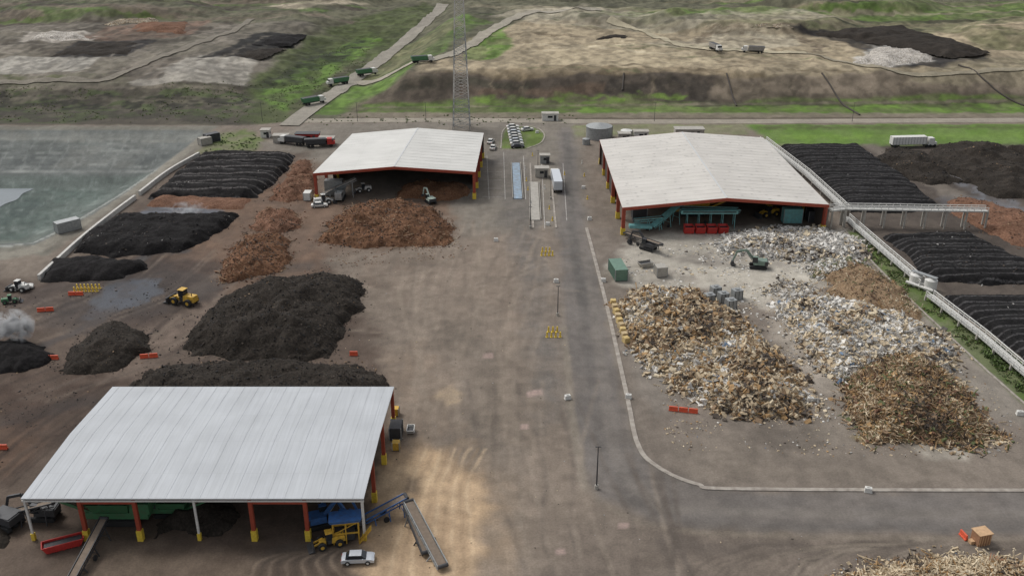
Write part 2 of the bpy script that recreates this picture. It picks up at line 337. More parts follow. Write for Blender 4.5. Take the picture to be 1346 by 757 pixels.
class MB:
    def __init__(s): s.V=[];s.F=[];s.M=[]
    def add(s,v,f,m):
        k=len(s.V); s.V+=[tuple(p) for p in v]; s.F+=[tuple(i+k for i in q) for q in f]; s.M+=[m]*len(f)
    def box(s,cx,cy,cz,sx,sy,sz,m=0,rz=0,taper=(1,1),shift=(0,0)):
        v=[];ca,sa=math.cos(rz),math.sin(rz)
        for z in (-1,1):
            tx,ty=(taper if z>0 else (1,1)); ox,oy=(shift if z>0 else (0,0))
            for x,y in ((-1,-1),(1,-1),(1,1),(-1,1)):
                X=x*sx/2*tx+ox; Y=y*sy/2*ty+oy; v.append((cx+X*ca-Y*sa,cy+X*sa+Y*ca,cz+z*sz/2))
        s.add(v,[(3,2,1,0),(4,5,6,7),(0,1,5,4),(1,2,6,5),(2,3,7,6),(3,0,4,7)],m)
    def beam(s,p0,p1,w,h,m=0):
        p0=Vector(p0);p1=Vector(p1);d=(p1-p0); 
        if d.length<1e-6: return
        d.normalize(); up=Vector((0,0,1)) if abs(d.z)<.95 else Vector((0,1,0)); r=d.cross(up).normalized(); u=r.cross(d)
        v=[]
        for p in (p0,p1):
            for a,b in ((-1,-1),(1,-1),(1,1),(-1,1)): v.append(p+r*(a*w/2)+u*(b*h/2))
        s.add(v,[(0,1,2,3),(7,6,5,4),(1,0,4,5),(2,1,5,6),(3,2,6,7),(0,3,7,4)],m)
    def cyl(s,p0,p1,r0,r1=None,n=12,m=0):
        r1=r0 if r1 is None else r1; p0=Vector(p0);p1=Vector(p1);d=(p1-p0).normalized(); up=Vector((0,0,1)) if abs(d.z)<.95 else Vector((0,1,0)); r=d.cross(up).normalized(); u=r.cross(d)
        v=[]
        for p,R in ((p0,r0),(p1,r1)):
            for i in range(n):
                a=2*math.pi*i/n; v.append(p+r*(math.cos(a)*R)+u*(math.sin(a)*R))
        f=[(i,(i+1)%n,n+(i+1)%n,n+i) for i in range(n)]+[tuple(range(n))[::-1],tuple(range(n,2*n))]
        s.add(v,f,m)
    def prism(s,prof,y0,y1,m=0,inset=0):
        n=len(prof); v=[(x,y0,z) for x,z in prof]+[(x,y1,z) for x,z in prof]
        s.add(v,[(i,n+i,n+(i+1)%n,(i+1)%n) for i in range(n)]+[tuple(range(n)),tuple(range(n,2*n))[::-1]],m)
    def obj(s,name,mats,parent=None,loc=(0,0,0),rz=0,sc=1,bevel=0):
        ob=mkmesh(name,np.array([tuple(p) for p in s.V]),s.F,mats,s.M,False,parent); ob.location=loc; ob.rotation_euler=(0,0,rz); ob.scale=(sc,sc,sc)
        if bevel:
            b=ob.modifiers.new('bevel','BEVEL'); b.width=bevel; b.segments=2; b.limit_method='ANGLE'
        return ob
# ------------------------------------------------------------- materials
MATS={}
def mat(name,col,rough=.7,var=.15,scale=2.0,metal=0,bump=0,dirt=None,dirt_amt=.4):
    if name in MATS: return MATS[name]
    m=bpy.data.materials.new(name); m.use_nodes=True; nt=m.node_tree; N=nt.nodes; L=nt.links; p=N['Principled BSDF']
    p.inputs['Roughness'].default_value=rough; p.inputs['Metallic'].default_value=metal
    tc=N.new('ShaderNodeTexCoord'); n=N.new('ShaderNodeTexNoise'); n.inputs['Scale'].default_value=scale; n.inputs['Detail'].default_value=6; L.new(tc.outputs['Object'],n.inputs['Vector'])
    r=N.new('ShaderNodeValToRGB'); r.color_ramp.elements[0].position=.3; r.color_ramp.elements[1].position=.7
    d=[max(0,x*(1-var)) for x in col]; b=[min(1,x*(1+var)) for x in col]
    if dirt: d=[x*(1-dirt_amt)+y*dirt_amt for x,y in zip(col,c(*dirt))]
    r.color_ramp.elements[0].color=(*d,1); r.color_ramp.elements[1].color=(*b,1)
    L.new(n.outputs['Fac'],r.inputs['Fac']); L.new(r.outputs['Color'],p.inputs['Base Color'])
    if bump:
        B=N.new('ShaderNodeBump'); B.inputs['Strength'].default_value=bump; B.inputs['Distance'].default_value=.2; L.new(n.outputs['Fac'],B.inputs['Height']); L.new(B.outputs['Normal'],p.inputs['Normal'])
    MATS[name]=m; return m
def ground_mat(name,bump=.5,contrast=1.0):
    m=bpy.data.materials.new(name); m.use_nodes=True; nt=m.node_tree; N=nt.nodes; L=nt.links; p=N['Principled BSDF']
    tc=N.new('ShaderNodeTexCoord'); at=N.new('ShaderNodeAttribute'); at.attribute_name='Col'; aw=N.new('ShaderNodeAttribute'); aw.attribute_name='wet'
    cur=at.outputs['Color']; hs=[]
    for sc,lo,hi,st in ((.06,.93,1.07,None),(.5,.86,1.12,None),(3.0,.80,1.17,None),(.35,.94,1.06,(3,.25,1))):
        n=N.new('ShaderNodeTexNoise'); n.inputs['Scale'].default_value=sc; n.inputs['Detail'].default_value=8; n.inputs['Roughness'].default_value=.65
        if st:
            mp=N.new('ShaderNodeMapping'); mp.inputs['Scale'].default_value=st; L.new(tc.outputs['Object'],mp.inputs['Vector']); L.new(mp.outputs['Vector'],n.inputs['Vector'])
        else: L.new(tc.outputs['Object'],n.inputs['Vector'])
        mr=N.new('ShaderNodeMapRange'); mr.inputs['From Min'].default_value=.3; mr.inputs['From Max'].default_value=.7
        mr.inputs['To Min'].default_value=1-(1-lo)*contrast; mr.inputs['To Max'].default_value=1+(hi-1)*contrast; L.new(n.outputs['Fac'],mr.inputs['Value'])
        vm=N.new('ShaderNodeVectorMath'); vm.operation='SCALE'; L.new(cur,vm.inputs[0]); L.new(mr.outputs['Result'],vm.inputs['Scale']); cur=vm.outputs['Vector']; hs.append(n)
    L.new(cur,p.inputs['Base Color'])
    rr=N.new('ShaderNodeMapRange'); rr.inputs['To Min'].default_value=.95; rr.inputs['To Max'].default_value=.12; L.new(aw.outputs['Fac'],rr.inputs['Value']); L.new(rr.outputs['Result'],p.inputs['Roughness'])
    p.inputs['Specular IOR Level'].default_value=.2
    B=N.new('ShaderNodeBump'); B.inputs['Strength'].default_value=bump; B.inputs['Distance'].default_value=.15; L.new(hs[2].outputs['Fac'],B.inputs['Height']); L.new(B.outputs['Normal'],p.inputs['Normal'])
    return m
def pile_mat(name,cols,scale=1.5,noise=.6,mode='cells',bump=.8,bands=None,bcol=(84,80,78),bamt=.5):
    m=bpy.data.materials.new(name); m.use_nodes=True; nt=m.node_tree; N=nt.nodes; L=nt.links; p=N['Principled BSDF']; p.inputs['Roughness'].default_value=.95; p.inputs['Specular IOR Level'].default_value=.15
    tc=N.new('ShaderNodeTexCoord')
    r=N.new('ShaderNodeValToRGB'); r.color_ramp.interpolation='LINEAR' if mode=='noise' else 'CONSTANT'
    while len(r.color_ramp.elements)<len(cols): r.color_ramp.elements.new(.5)
    n=N.new('ShaderNodeTexNoise'); n.inputs['Scale'].default_value=scale; n.inputs['Detail'].default_value=9; n.inputs['Roughness'].default_value=.7; L.new(tc.outputs['Object'],n.inputs['Vector'])
    lo,hi=(.3,.7) if mode=='noise' else (0,1)
    for i,cc in enumerate(cols):
        r.color_ramp.elements[i].position=lo+(hi-lo)*i/(len(cols)-(1 if mode=='noise' else 0)); r.color_ramp.elements[i].color=(*c(*cc),1)
    if mode=='cells':
        v=N.new('ShaderNodeTexVoronoi'); v.inputs['Scale'].default_value=scale*1.6; 
        mx=N.new('ShaderNodeVectorMath'); mx.operation='MULTIPLY_ADD'; L.new(n.outputs['Color'],mx.inputs[0]); mx.inputs[1].default_value=(.8,.8,.8); L.new(tc.outputs['Object'],mx.inputs[2]); L.new(mx.outputs['Vector'],v.inputs['Vector'])
        sp=N.new('ShaderNodeSeparateColor'); L.new(v.outputs['Color'],sp.inputs['Color']); L.new(sp.outputs[0],r.inputs['Fac'])
    else: L.new(n.outputs['Fac'],r.inputs['Fac'])
    cur=r.outputs['Color']
    n2=N.new('ShaderNodeTexNoise'); n2.inputs['Scale'].default_value=.22; n2.inputs['Detail'].default_value=6; L.new(tc.outputs['Object'],n2.inputs['Vector'])
    if bands:
        wv=N.new('ShaderNodeTexWave'); wv.wave_type='BANDS'; wv.bands_direction='Y'; wv.inputs['Scale'].default_value=bands; wv.inputs['Distortion'].default_value=1.2; wv.inputs['Detail'].default_value=5; wv.inputs['Detail Scale'].default_value=3; L.new(tc.outputs['Object'],wv.inputs['Vector'])
        wr=N.new('ShaderNodeMapRange'); wr.inputs['From Min'].default_value=.8; wr.inputs['From Max'].default_value=1; wr.inputs['To Min'].default_value=0; wr.inputs['To Max'].default_value=bamt; L.new(wv.outputs['Fac'],wr.inputs['Value'])
        br_=N.new('ShaderNodeMapRange'); br_.inputs['From Min'].default_value=.38; br_.inputs['From Max'].default_value=.55; L.new(n.outputs['Fac'],br_.inputs['Value'])
        mu=N.new('ShaderNodeMath'); mu.operation='MULTIPLY'; L.new(wr.outputs['Result'],mu.inputs[0]); L.new(br_.outputs['Result'],mu.inputs[1])
        mm=N.new('ShaderNodeMix'); mm.data_type='RGBA'; L.new(mu.outputs['Value'],mm.inputs[0]); L.new(cur,mm.inputs[6]); mm.inputs[7].default_value=(*c(*bcol),1); cur=mm.outputs[2]
    mr=N.new('ShaderNodeMapRange'); mr.inputs['From Min'].default_value=.3; mr.inputs['From Max'].default_value=.7; mr.inputs['To Min'].default_value=1-noise*.5; mr.inputs['To Max'].default_value=1+noise*.5; L.new(n2.outputs['Fac'],mr.inputs['Value'])
    vm=N.new('ShaderNodeVectorMath'); vm.operation='SCALE'; L.new(cur,vm.inputs[0]); L.new(mr.outputs['Result'],vm.inputs['Scale']); L.new(vm.outputs['Vector'],p.inputs['Base Color'])
    B=N.new('ShaderNodeBump'); B.inputs['Strength'].default_value=bump; B.inputs['Distance'].default_value=.3; L.new(n.outputs['Fac'],B.inputs['Height']); L.new(B.outputs['Normal'],p.inputs['Normal'])
    return m
M_ground=ground_mat('ground_soil'); M_road=ground_mat('asphalt',.25,.8)
# ------------------------------------------------------------- ground sheet
q=np.linspace(1/45,1/338,680); ys=np.concatenate([1/q,np.arange(339,700,.9),np.linspace(702,900,80),np.exp(np.linspace(np.log(920),np.log(6000),50))]); xs=np.linspace(-1,1,900)
YY,XX=np.meshgrid(ys,xs,indexing='ij'); XX=XX*(22+.70*YY); X=XX.ravel(); Y=YY.ravel()
C,W=colours(X,Y); Z=terrain(X,Y)
ny,nx=YY.shape; I=np.arange(ny*nx).reshape(ny,nx); Fq=np.stack([I[:-1,:-1],I[:-1,1:],I[1:,1:],I[1:,:-1]],-1).reshape(-1,4)
g=mkmesh('ground',np.stack([X,Y,Z],1),Fq,[M_ground],smooth=True); setcol(g,C,W)
# ------------------------------------------------------------- roads
def ribbon(name,Lp,Rp,nacross,mat_,zoff,col=None,n=14):
    A=np.array(catmull(Lp,n));Bq=np.array(catmull(Rp,n)); t=np.linspace(0,1,nacross)
    P=A[:,None,:]*(1-t)[None,:,None]+Bq[:,None,:]*t[None,:,None]; k=P.shape[0]; x=P[...,0].ravel(); y=P[...,1].ravel()
    z=(base_z(x,y) if col is None else terrain(x,y))+zoff; I=np.arange(k*nacross).reshape(k,nacross); Fq=np.stack([I[:-1,:-1],I[:-1,1:],I[1:,1:],I[1:,:-1]],-1).reshape(-1,4)
    o=mkmesh(name,np.stack([x,y,z],1),Fq,[mat_],smooth=True)
    if col is None: C,W=colours(x,y)
    else: C=np.tile(np.array(pc(col)),(len(x),1))*(.8+.4*fbm(x/4,y/4,4))[:,None]; W=np.zeros(len(x))
    setcol(o,C,W); return o
ribbon('asphalt_road',GP(RL),GP(RR),40,M_road,.012,n=40)
def offset(P,w):
    P=np.array(P); d=np.gradient(P,axis=0); d/=np.linalg.norm(d,axis=1)[:,None]+1e-9; nrm=np.stack([-d[:,1],d[:,0]],1); return P+nrm*w
def drape(name,px,w,col,zoff=.12):
    P=catmull(GP(px),8); ribbon(name,[tuple(p) for p in offset(P,w/2)],[tuple(p) for p in offset(P,-w/2)],7,M_ground,zoff,col,5)
drape('access_road',[(380,166),(400,150),(440,122),(490,88),(540,48),(568,22),(582,6)],7.5,(146,140,131),.3)
drape('haul_road',[(470,110),(520,95),(580,76),(625,55),(650,38),(700,18),(790,14)],6.5,(156,149,137),.35)
drape('haul_road',[(800,26),(840,40),(880,55),(930,66),(1060,70)],4.5,(172,162,140),.35)
drape('haul_road',[(1060,70),(1120,84),(1200,98),(1346,92)],3,(146,137,120),.35)
drape('haul_road',[(-60,112),(80,106),(140,104),(210,76),(300,44),(330,26)],4,(128,121,111),.35)
drape('service_road',[(395,159),(600,158),(900,160),(1700,156)],6,(150,142,131),.03)
M_conc=mat('concrete_light',c(162,157,148),.9,.15,1.2,bump=.2); M_kerb=mat('concrete_kerb',c(154,147,137),.9,.22,.8,dirt=(116,106,98),dirt_amt=.7)
def kerb(name,P,w,h,m=None,z0=0):
    m=m or M_kerb
    A=offset(P,w/2);B=offset(P,-w/2);k=len(P);V=[]
    for a,b in zip(A,B): V+=[(a[0],a[1],z0-.05),(a[0],a[1],z0+h),(b[0],b[1],z0+h),(b[0],b[1],z0-.05)]
    Fc=[]
    for i in range(k-1):
        for j in range(3): Fc.append((i*4+j,i*4+j+1,i*4+5+j,i*4+4+j))
    Fc+= [(3,2,1,0),((k-1)*4,(k-1)*4+1,(k-1)*4+2,(k-1)*4+3)]
    return mkmesh(name,V,Fc,[m])
kerb('kerb',catmull(GP(RR[1:]),14),.8,.15)
kerb('kerb',catmull(GP([(1108,300),(1150,348),(1205,402),(1262,455),(1332,518),(1500,660)]),8),.45,.15)
def inset_curve(px,w,h): return kerb('kerb',catmull(GP(px),6),w,h)
inset_curve([(724,222),(727,260),(731,300)],.5,.15); inset_curve([(697,215),(699,262),(701,300)],.5,.15)
inset_curve([(658,196),(664,169),(700,167),(715,176),(711,188),(692,196)],.4,.15)
M_white=mat('white_paint',c(205,203,197),.7,.12,3); M_yel=mat('yellow_paint',c(214,184,64),.6,.15,3)
M_line=mat('road_paint_worn',c(176,172,166),.8,.25,1.5,dirt=(118,112,106),dirt_amt=.9)
mb=MB()
def stripe(u0,v0,u1,v1,w,m=0):
    a=G(u0,v0,0);b=G(u1,v1,0); mb.beam((a[0],a[1],.02),(b[0],b[1],.02),w,.006,m)
stripe(688,205,691,262,.2);stripe(712,215,716,300,.2);stripe(740,215,745,290,.18);stripe(662,200,664,262,.15);stripe(640,205,643,262,.15)
for i in range(5): stripe(635,215+i*11,660,215+i*11,.12)
mb.obj('road_markings',[M_line,M_yel])
# ------------------------------------------------------------- heaps
def boxes_np(P,S,seed,flat=.3):
    r=np.random.default_rng(seed); n=len(P); a=r.normal(size=(n,4)); a[:,1:3]*=flat; a/=np.linalg.norm(a,axis=1)[:,None]
    w,x,y,z=a.T; R=np.stack([1-2*(y*y+z*z),2*(x*y-z*w),2*(x*z+y*w),2*(x*y+z*w),1-2*(x*x+z*z),2*(y*z-x*w),2*(x*z-y*w),2*(y*z+x*w),1-2*(x*x+y*y)],1).reshape(n,3,3)
    K=np.array([(-1,-1,-1),(1,-1,-1),(1,1,-1),(-1,1,-1),(-1,-1,1),(1,-1,1),(1,1,1),(-1,1,1)])*.5
    V=K[None]*S[:,None,:]; V=V*(1+r.uniform(-.25,.25,(n,8,3))); V=np.einsum('nij,nkj->nki',R,V)+P[:,None,:]
    Fb=np.array([(3,2,1,0),(4,5,6,7),(0,1,5,4),(1,2,6,5),(2,3,7,6),(3,0,4,7)]); Fc=(Fb[None]+8*np.arange(n)[:,None,None]).reshape(-1,4)
    return V.reshape(-1,3),Fc
HS=[0]
def heap(name,px,h,mats,slope=.75,amp=.5,nl=2.0,res=.4,chunks=0,csize=(.3,.9),plank=0,cm=None,ripple=None,hvar=.45,smooth=True,zb=0,world=None,lobes=0):
    HS[0]+=1; sd=HS[0]; P=world or GP(px,0); xs=[p[0] for p in P]; ys_=[p[1] for p in P]
    gx=np.arange(min(xs)-3,max(xs)+3,res); gy=np.arange(min(ys_)-3,max(ys_)+3,res); YY,XX=np.meshgrid(gy,gx,indexing='ij')
    o=sd*13.7; wx=(fbm(XX/4+o,YY/4,4)-.5)*5*min(1,h/3); wy=(fbm(XX/4+o+50,YY/4,4)-.5)*5*min(1,h/3)
    d=sdpoly(XX+wx,YY+wy,P); dd=np.clip(d,0,None)
    hm=h*(1-hvar+hvar*2*fbm(XX/8+o,YY/8+o,3))
    if lobes:
        r=np.random.default_rng(sd+7); lz=np.zeros_like(XX); inside=np.argwhere(d>2)
        for k in range(lobes):
            j=inside[r.integers(len(inside))]; cx,cy=gx[j[1]],gy[j[0]]; rad=r.uniform(3,6.5); q_=np.sqrt((XX+wx*.4-cx)**2+(YY+wy*.4-cy)**2)/rad; lz=np.maximum(lz,r.uniform(.5,1)*np.clip(1-q_,0,1))
        hm=hm*(.62+.75*lz)
    z=hm*(1-np.exp(-dd*slope/np.maximum(hm,.1)*1.15))
    if ripple:
        per,ra,ang=ripple; z+=ra*np.clip(dd/2,0,1)*np.abs(np.sin((XX*math.sin(ang)+YY*math.cos(ang)+wx*.25)/per*math.pi))
    z+=(fbm(XX/nl+o,YY/nl,5)-.5)*2*amp*np.clip(dd/1.5,0,1)
    z+=(RNG.random(z.shape)-.5)*amp*.25*np.clip(dd,0,1)
    z=np.where(d<=0,-.15+d*.1,z)+zb; keep=d>-res*1.6
    ny,nx=XX.shape; I=np.arange(ny*nx).reshape(ny,nx)
    Fq=np.stack([I[:-1,:-1],I[:-1,1:],I[1:,1:],I[1:,:-1]],-1).reshape(-1,4); kf=keep.ravel()[Fq].all(1); Fq=Fq[kf]
    used=np.unique(Fq); mp=np.full(ny*nx,-1); mp[used]=np.arange(len(used)); V=np.stack([XX.ravel(),YY.ravel(),z.ravel()],1)[used]; Fq=mp[Fq]
    mi=np.zeros(len(Fq),int); sm=np.full(len(Fq),smooth)
    if chunks:
        r=np.random.default_rng(sd); ii=np.nonzero((d.ravel()+r.exponential(.8,d.size)>0)&(d.ravel()>-3))[0]; ii=r.choice(ii,chunks); pp=np.stack([XX.ravel(),YY.ravel(),np.maximum(z.ravel(),zb+.05)],1)[ii]+np.c_[r.uniform(-res/2,res/2,(chunks,2)),r.uniform(-.05,.12,chunks)]
        s=(csize[0]+(csize[1]-csize[0])*r.random((chunks,1))**3.5)*np.c_[np.ones(chunks),r.uniform(.3,1,chunks),r.uniform(.08,.4,chunks)]
        if plank: 
            k=r.random(chunks)<plank; s[k]=np.c_[r.uniform(.6,2.6,k.sum()),r.uniform(.07,.2,k.sum()),r.uniform(.05,.15,k.sum())]
        Vc,Fc=boxes_np(pp,s,sd+100,.35); Fq=np.concatenate([Fq,Fc+len(V)]); V=np.concatenate([V,Vc])
        fld=(fbm(pp[:,0]/6+o,pp[:,1]/6,4)-.5)*2.2
        uu=np.clip(.5+(r.random(chunks)-.5)*.8+fld*.62,0,.999); cum=np.cumsum([x[1] for x in cm]); mc=np.searchsorted(cum/cum[-1],uu)+1
        mi=np.concatenate([mi,np.repeat(mc,6)]); sm=np.concatenate([sm,np.zeros(len(Fc),bool)])
    return mkmesh(name,V,Fq,list(mats)+([x[0] for x in cm] if chunks else []),mi,sm)
M_comp=pile_mat('compost_dark',[(34,31,28),(50,45,40),(72,65,58)],2.5,.6,'noise')
M_black=pile_mat('compost_black',[(20,19,19),(33,31,31),(46,44,43)],2.2,.5,'noise')
M_brown=pile_mat('mulch_brown',[(74,52,38),(110,80,60),(138,106,82)],2.5,.6,'noise')
M_red=pile_mat('mulch_red',[(78,55,43),(114,84,67),(138,108,90)],2.2,.5,'noise')
M_debris=pile_mat('mixed_debris',[(96,84,70),(138,124,103),(162,148,124),(118,106,92),(182,172,154),(86,78,70),(146,126,96),(140,133,123)],1.8,.7,'cells')
M_rubble=pile_mat('white_rubble',[(152,146,136),(182,175,166),(200,194,186),(132,126,118),(168,160,148)],1.8,.5,'cells')
M_wood=pile_mat('wood_waste',[(92,77,58),(128,108,80),(146,124,94),(106,90,68),(158,138,108),(76,64,50)],1.8,.7,'cells')
ch=lambda n,col:mat(n,c(*col),.9,.2,3)
K_w=ch('chunk_white',(214,210,202));K_t=ch('chunk_tan',(180,162,134));K_b=ch('chunk_brown',(128,106,82));K_d=ch('chunk_dark',(72,63,55));K_g=ch('chunk_grey',(150,147,142));K_o=ch('chunk_orange',(162,130,90));K_c=ch('chunk_cream',(202,187,160));K_bl=ch('chunk_blue',(104,122,142));K_bk=ch('chunk_black',(32,30,30));K_gr=ch('chunk_green',(96,102,66));K_rb=ch('chunk_redbrown',(106,76,58));K_m=ch('chunk_mulch',(138,110,86))
deb=[(K_w,.07),(K_bl,.012),(K_g,.16),(K_c,.15),(K_t,.24),(K_o,.12),(K_b,.18),(K_d,.1)]
wod=[(K_c,.07),(K_t,.2),(K_o,.14),(K_gr,.08),(K_b,.3),(K_rb,.05),(K_d,.16)]
mul=[(K_m,.12),(K_b,.2),(K_rb,.42),(K_d,.26)]
whi=[(K_w,.34),(K_g,.34),(K_c,.14),(K_t,.1),(K_d,.08)]
cmp_=[(K_b,.04),(K_d,.46),(K_bk,.5)]
heap('compost_heap',[(238,462),(262,420),(300,388),(345,372),(400,366),(455,364),(478,372),(476,405),(455,440),(430,470),(380,482),(300,474)],6.0,[M_comp],.8,.8,3,.33,5000,(.1,.45),0,cmp_,lobes=40)
heap('compost_heap',[(162,506),(200,485),(260,478),(340,474),(420,480),(470,478),(500,492),(515,506),(490,530),(300,535),(180,528)],3.0,[M_comp],.8,.6,2.5,.33,3000,(.1,.45),0,cmp_,lobes=30)
heap('compost_heap',[(78,488),(100,455),(128,428),(165,424),(194,438),(190,462),(160,482),(120,494)],4.2,[M_comp],.75,.4,2.5,.3,900,(.1,.35),0,cmp_,hvar=.25)
heap('black_compost_heap',[(-40,486),(-20,456),(20,448),(58,455),(72,470),(50,486),(0,492)],3.8,[M_black],.75,.3,2.5,.3,hvar=.25)
heap('mulch_heap',[(422,316),(436,290),(462,272),(500,267),(550,271),(582,283),(596,300),(590,320),(540,325),(470,327)],4.3,[M_brown],.7,1.1,2.5,.35,5500,(.1,.6),.05,mul,lobes=26)
heap('mulch_heap',[(326,300),(345,280),(380,276),(398,288),(390,302),(355,308)],2.6,[M_red],.75,.8,2,.4,1200,(.1,.45),.06,mul,lobes=5)
heap('mulch_heap',[(286,370),(300,335),(325,310),(362,308),(384,322),(378,347),(345,362),(310,374)],3.4,[M_brown],.75,.9,2,.35,3000,(.1,.55),.05,mul,lobes=12)
heap('mulch_heap',[(352,262),(372,240),(395,228),(418,236),(405,262),(380,268)],2.6,[M_red],.8,.8,2,.45,1000,(.1,.5),.06,mul,lobes=5)
heap('mulch_heap',[(375,232),(385,216),(408,212),(412,230)],2.2,[M_red],.8,.6,2,.45,300,(.1,.5),0,mul)
M_wind=pile_mat('windrow_black',[(24,23,23),(34,32,32),(46,44,43)],1.6,.5,'noise',bands=.09,bcol=(104,100,98),bamt=.8)
M_wind2=pile_mat('windrow_black_fine',[(22,21,22),(32,31,31),(44,42,42)],1.6,.5,'noise',bands=.14,bcol=(92,90,90),bamt=.7)
kw=[(K_g,.02),(K_d,.3),(K_bk,.68)]
heap('compost_windrow',[(196,262),(262,206),(300,203),(388,206),(380,222),(336,262)],2.0,[M_wind],1.0,.35,2,.45,900,(.1,.5),0,kw,ripple=(7,.8,.1),hvar=.1)
heap('compost_windrow',[(98,334),(120,306),(160,286),(240,284),(312,284),(300,300),(236,332),(150,338)],2.1,[M_black],1.0,.6,2,.4,900,(.1,.5),0,kw,ripple=(9,.6,.1),hvar=.2)
heap('compost_windrow',[(56,372),(66,345),(110,340),(186,346),(192,356),(150,368)],2.4,[M_black],1.0,.5,2,.4,hvar=.2)
heap('mulch_windrow',[(190,272),(205,258),(330,262),(320,276)],1.2,[M_red],.8,.4,2,.5)
heap('compost_windrow',[(1024,194),(1126,192),(1180,228),(1238,274),(1190,280),(1120,280),(1075,240)],1.7,[M_wind2],1.0,.25,2,.45,700,(.1,.5),0,kw,ripple=(6.5,.5,-.05),hvar=.1)
heap('compost_windrow',[(1162,312),(1270,308),(1348,345),(1400,372),(1300,374),(1225,370)],1.7,[M_wind2],1.0,.25,2,.4,700,(.1,.5),0,kw,ripple=(5.5,.5,-.05),hvar=.1)
heap('compost_windrow',[(1236,392),(1360,390),(1600,440),(1600,600),(1420,520),(1340,466)],1.7,[M_wind2],1.0,.25,2,.4,700,(.1,.5),0,kw,ripple=(5.5,.5,-.05),hvar=.1)
heap('compost_heap',[(1148,214),(1160,198),(1195,196),(1225,210),(1262,238),(1225,244),(1180,230)],2.8,[M_comp],.8,.6,2.5,.5,600,(.2,.6),0,cmp_,lobes=6)
heap('compost_heap',[(1212,212),(1235,192),(1290,188),(1330,200),(1420,250),(1420,262),(1310,262),(1260,235)],3.6,[M_comp],.8,.6,2.5,.5,900,(.2,.6),0,cmp_,lobes=14)
heap('mulch_heap',[(1262,285),(1240,270),(1260,260),(1300,268),(1400,300),(1400,335),(1330,322)],2.6,[M_red],.8,.6,2.5,.4,1200,(.1,.5),.05,mul,lobes=8)
heap('compost_heap',[(1320,196),(1380,188),(1500,210),(1500,235),(1380,225)],3.0,[M_comp],.8,.6,2.5,.5)
# right compound debris
heap('mixed_debris_heap',[(812,400),(838,384),(880,382),(925,388),(955,408),(985,430),(1010,455),(1045,495),(1066,525),(1050,545),(1000,552),(940,540),(885,505),(845,472),(822,440)],4.6,[M_debris],.85,1.0,2.2,.28,17000,(.1,1.4),.1,deb,smooth=False,lobes=44)
heap('mixed_debris_heap',[(1020,402),(1060,392),(1120,400),(1180,412),(1235,440),(1256,470),(1240,490),(1180,480),(1120,500),(1080,490),(1060,455)],2.7,[M_rubble],.8,.9,2,.3,11000,(.1,1.3),.06,[(K_w,.26),(K_bl,.015),(K_g,.22),(K_c,.18),(K_t,.18),(K_b,.09),(K_d,.06)],smooth=False,lobes=30)
heap('wood_waste_heap',[(1110,505),(1150,475),(1200,468),(1245,490),(1280,530),(1308,572),(1280,588),(1220,580),(1150,576),(1118,545)],3.8,[M_wood],.8,.9,2,.28,12000,(.1,1.0),.28,wod,smooth=False,lobes=24)
heap('wood_chip_heap',[(1080,368),(1105,348),(1140,350),(1180,380),(1210,408),(1206,424),(1160,420),(1110,400)],3.0,[pile_mat('wood_chip',[(106,86,66),(138,116,92),(158,136,110)],2.5,.4,'noise')],.8,.5,2.5,.35,3500,(.1,.4),.06,wod,lobes=8)
heap('rubble_heap',[(945,332),(955,308),(1010,300),(1080,302),(1135,318),(1140,338),(1090,347),(1030,342)],2.0,[M_rubble],.8,.7,2,.35,6000,(.12,1.3),.03,whi,smooth=False,lobes=20)
heap('rubble_heap',[(1062,356),(1075,344),(1120,340),(1135,350),(1110,364),(1075,366)],1.5,[M_debris],.9,.5,2,.3,1800,(.15,.9),.05,[(K_w,.2),(K_g,.25),(K_gr,.2),(K_c,.1),(K_d,.25)],smooth=False)
heap('rubble_heap',[(1010,385),(1030,372),(1065,375),(1075,390),(1040,396)],1.0,[M_rubble],.9,.5,2,.3,1500,(.1,.8),.05,whi,smooth=False)
heap('wood_waste_heap',[(1120,757),(1160,744),(1240,735),(1330,737),(1420,742),(1420,800),(1120,800)],1.6,[M_wood],.8,.6,1.5,.2,7000,(.08,.7),.2,[(K_c,.34),(K_t,.34),(K_o,.1),(K_b,.13),(K_d,.09)],smooth=False,lobes=12)
def litter(name,px,n,size,cm,seed):
    P=GP(px,0); r=np.random.default_rng(seed); xs=[p[0] for p in P]; ys_=[p[1] for p in P]
    x=r.uniform(min(xs),max(xs),n*3); y=r.uniform(min(ys_),max(ys_),n*3); k=(sdpoly(x,y,P)>0)&(r.random(n*3)<sst(.35,.65,fbm(x/4,y/4,3))); x,y=x[k],y[k]; m=len(x)
    s=(size[0]+(size[1]-size[0])*r.random((m,1))**2.5)*np.c_[np.ones(m),r.uniform(.3,1,m),r.uniform(.15,.4,m)]
    pr=np.array([a[1] for a in cm]);pr=pr/pr.sum()
    V,Fc=boxes_np(np.stack([x,y,np.full(m,.04)],1),s,seed,.1); mkmesh(name,V,Fc,[a[0] for a in cm],np.repeat(r.choice(len(cm),m,p=pr),6))
litter('scattered_rubble',[(800,345),(960,300),(1140,310),(1100,440),(1120,560),(1050,560),(1000,420),(860,385)],3500,(.1,.7),whi,5)
litter('scattered_debris',[(830,400),(850,470),(880,590),(1100,600),(1346,600),(1346,560),(1240,440),(1080,500),(1040,560)],1600,(.1,.45),deb,6)
litter('scattered_chips',[(-50,400),(240,360),(300,480),(100,560),(-50,640)],1200,(.1,.4),cmp_,8)
litter('scattered_chips',[(300,380),(430,330),(620,320),(600,340),(470,350)],900,(.1,.4),mul,9)
litter('scattered_debris',[(1080,757),(1120,735),(1346,720),(1346,757)],700,(.06,.35),deb,10)
litter('scattered_chips',[(440,330),(740,330),(760,640),(880,700),(1300,700),(1300,757),(480,757)],500,(.05,.25),[(K_d,.5),(K_t,.3),(K_g,.2)],11)
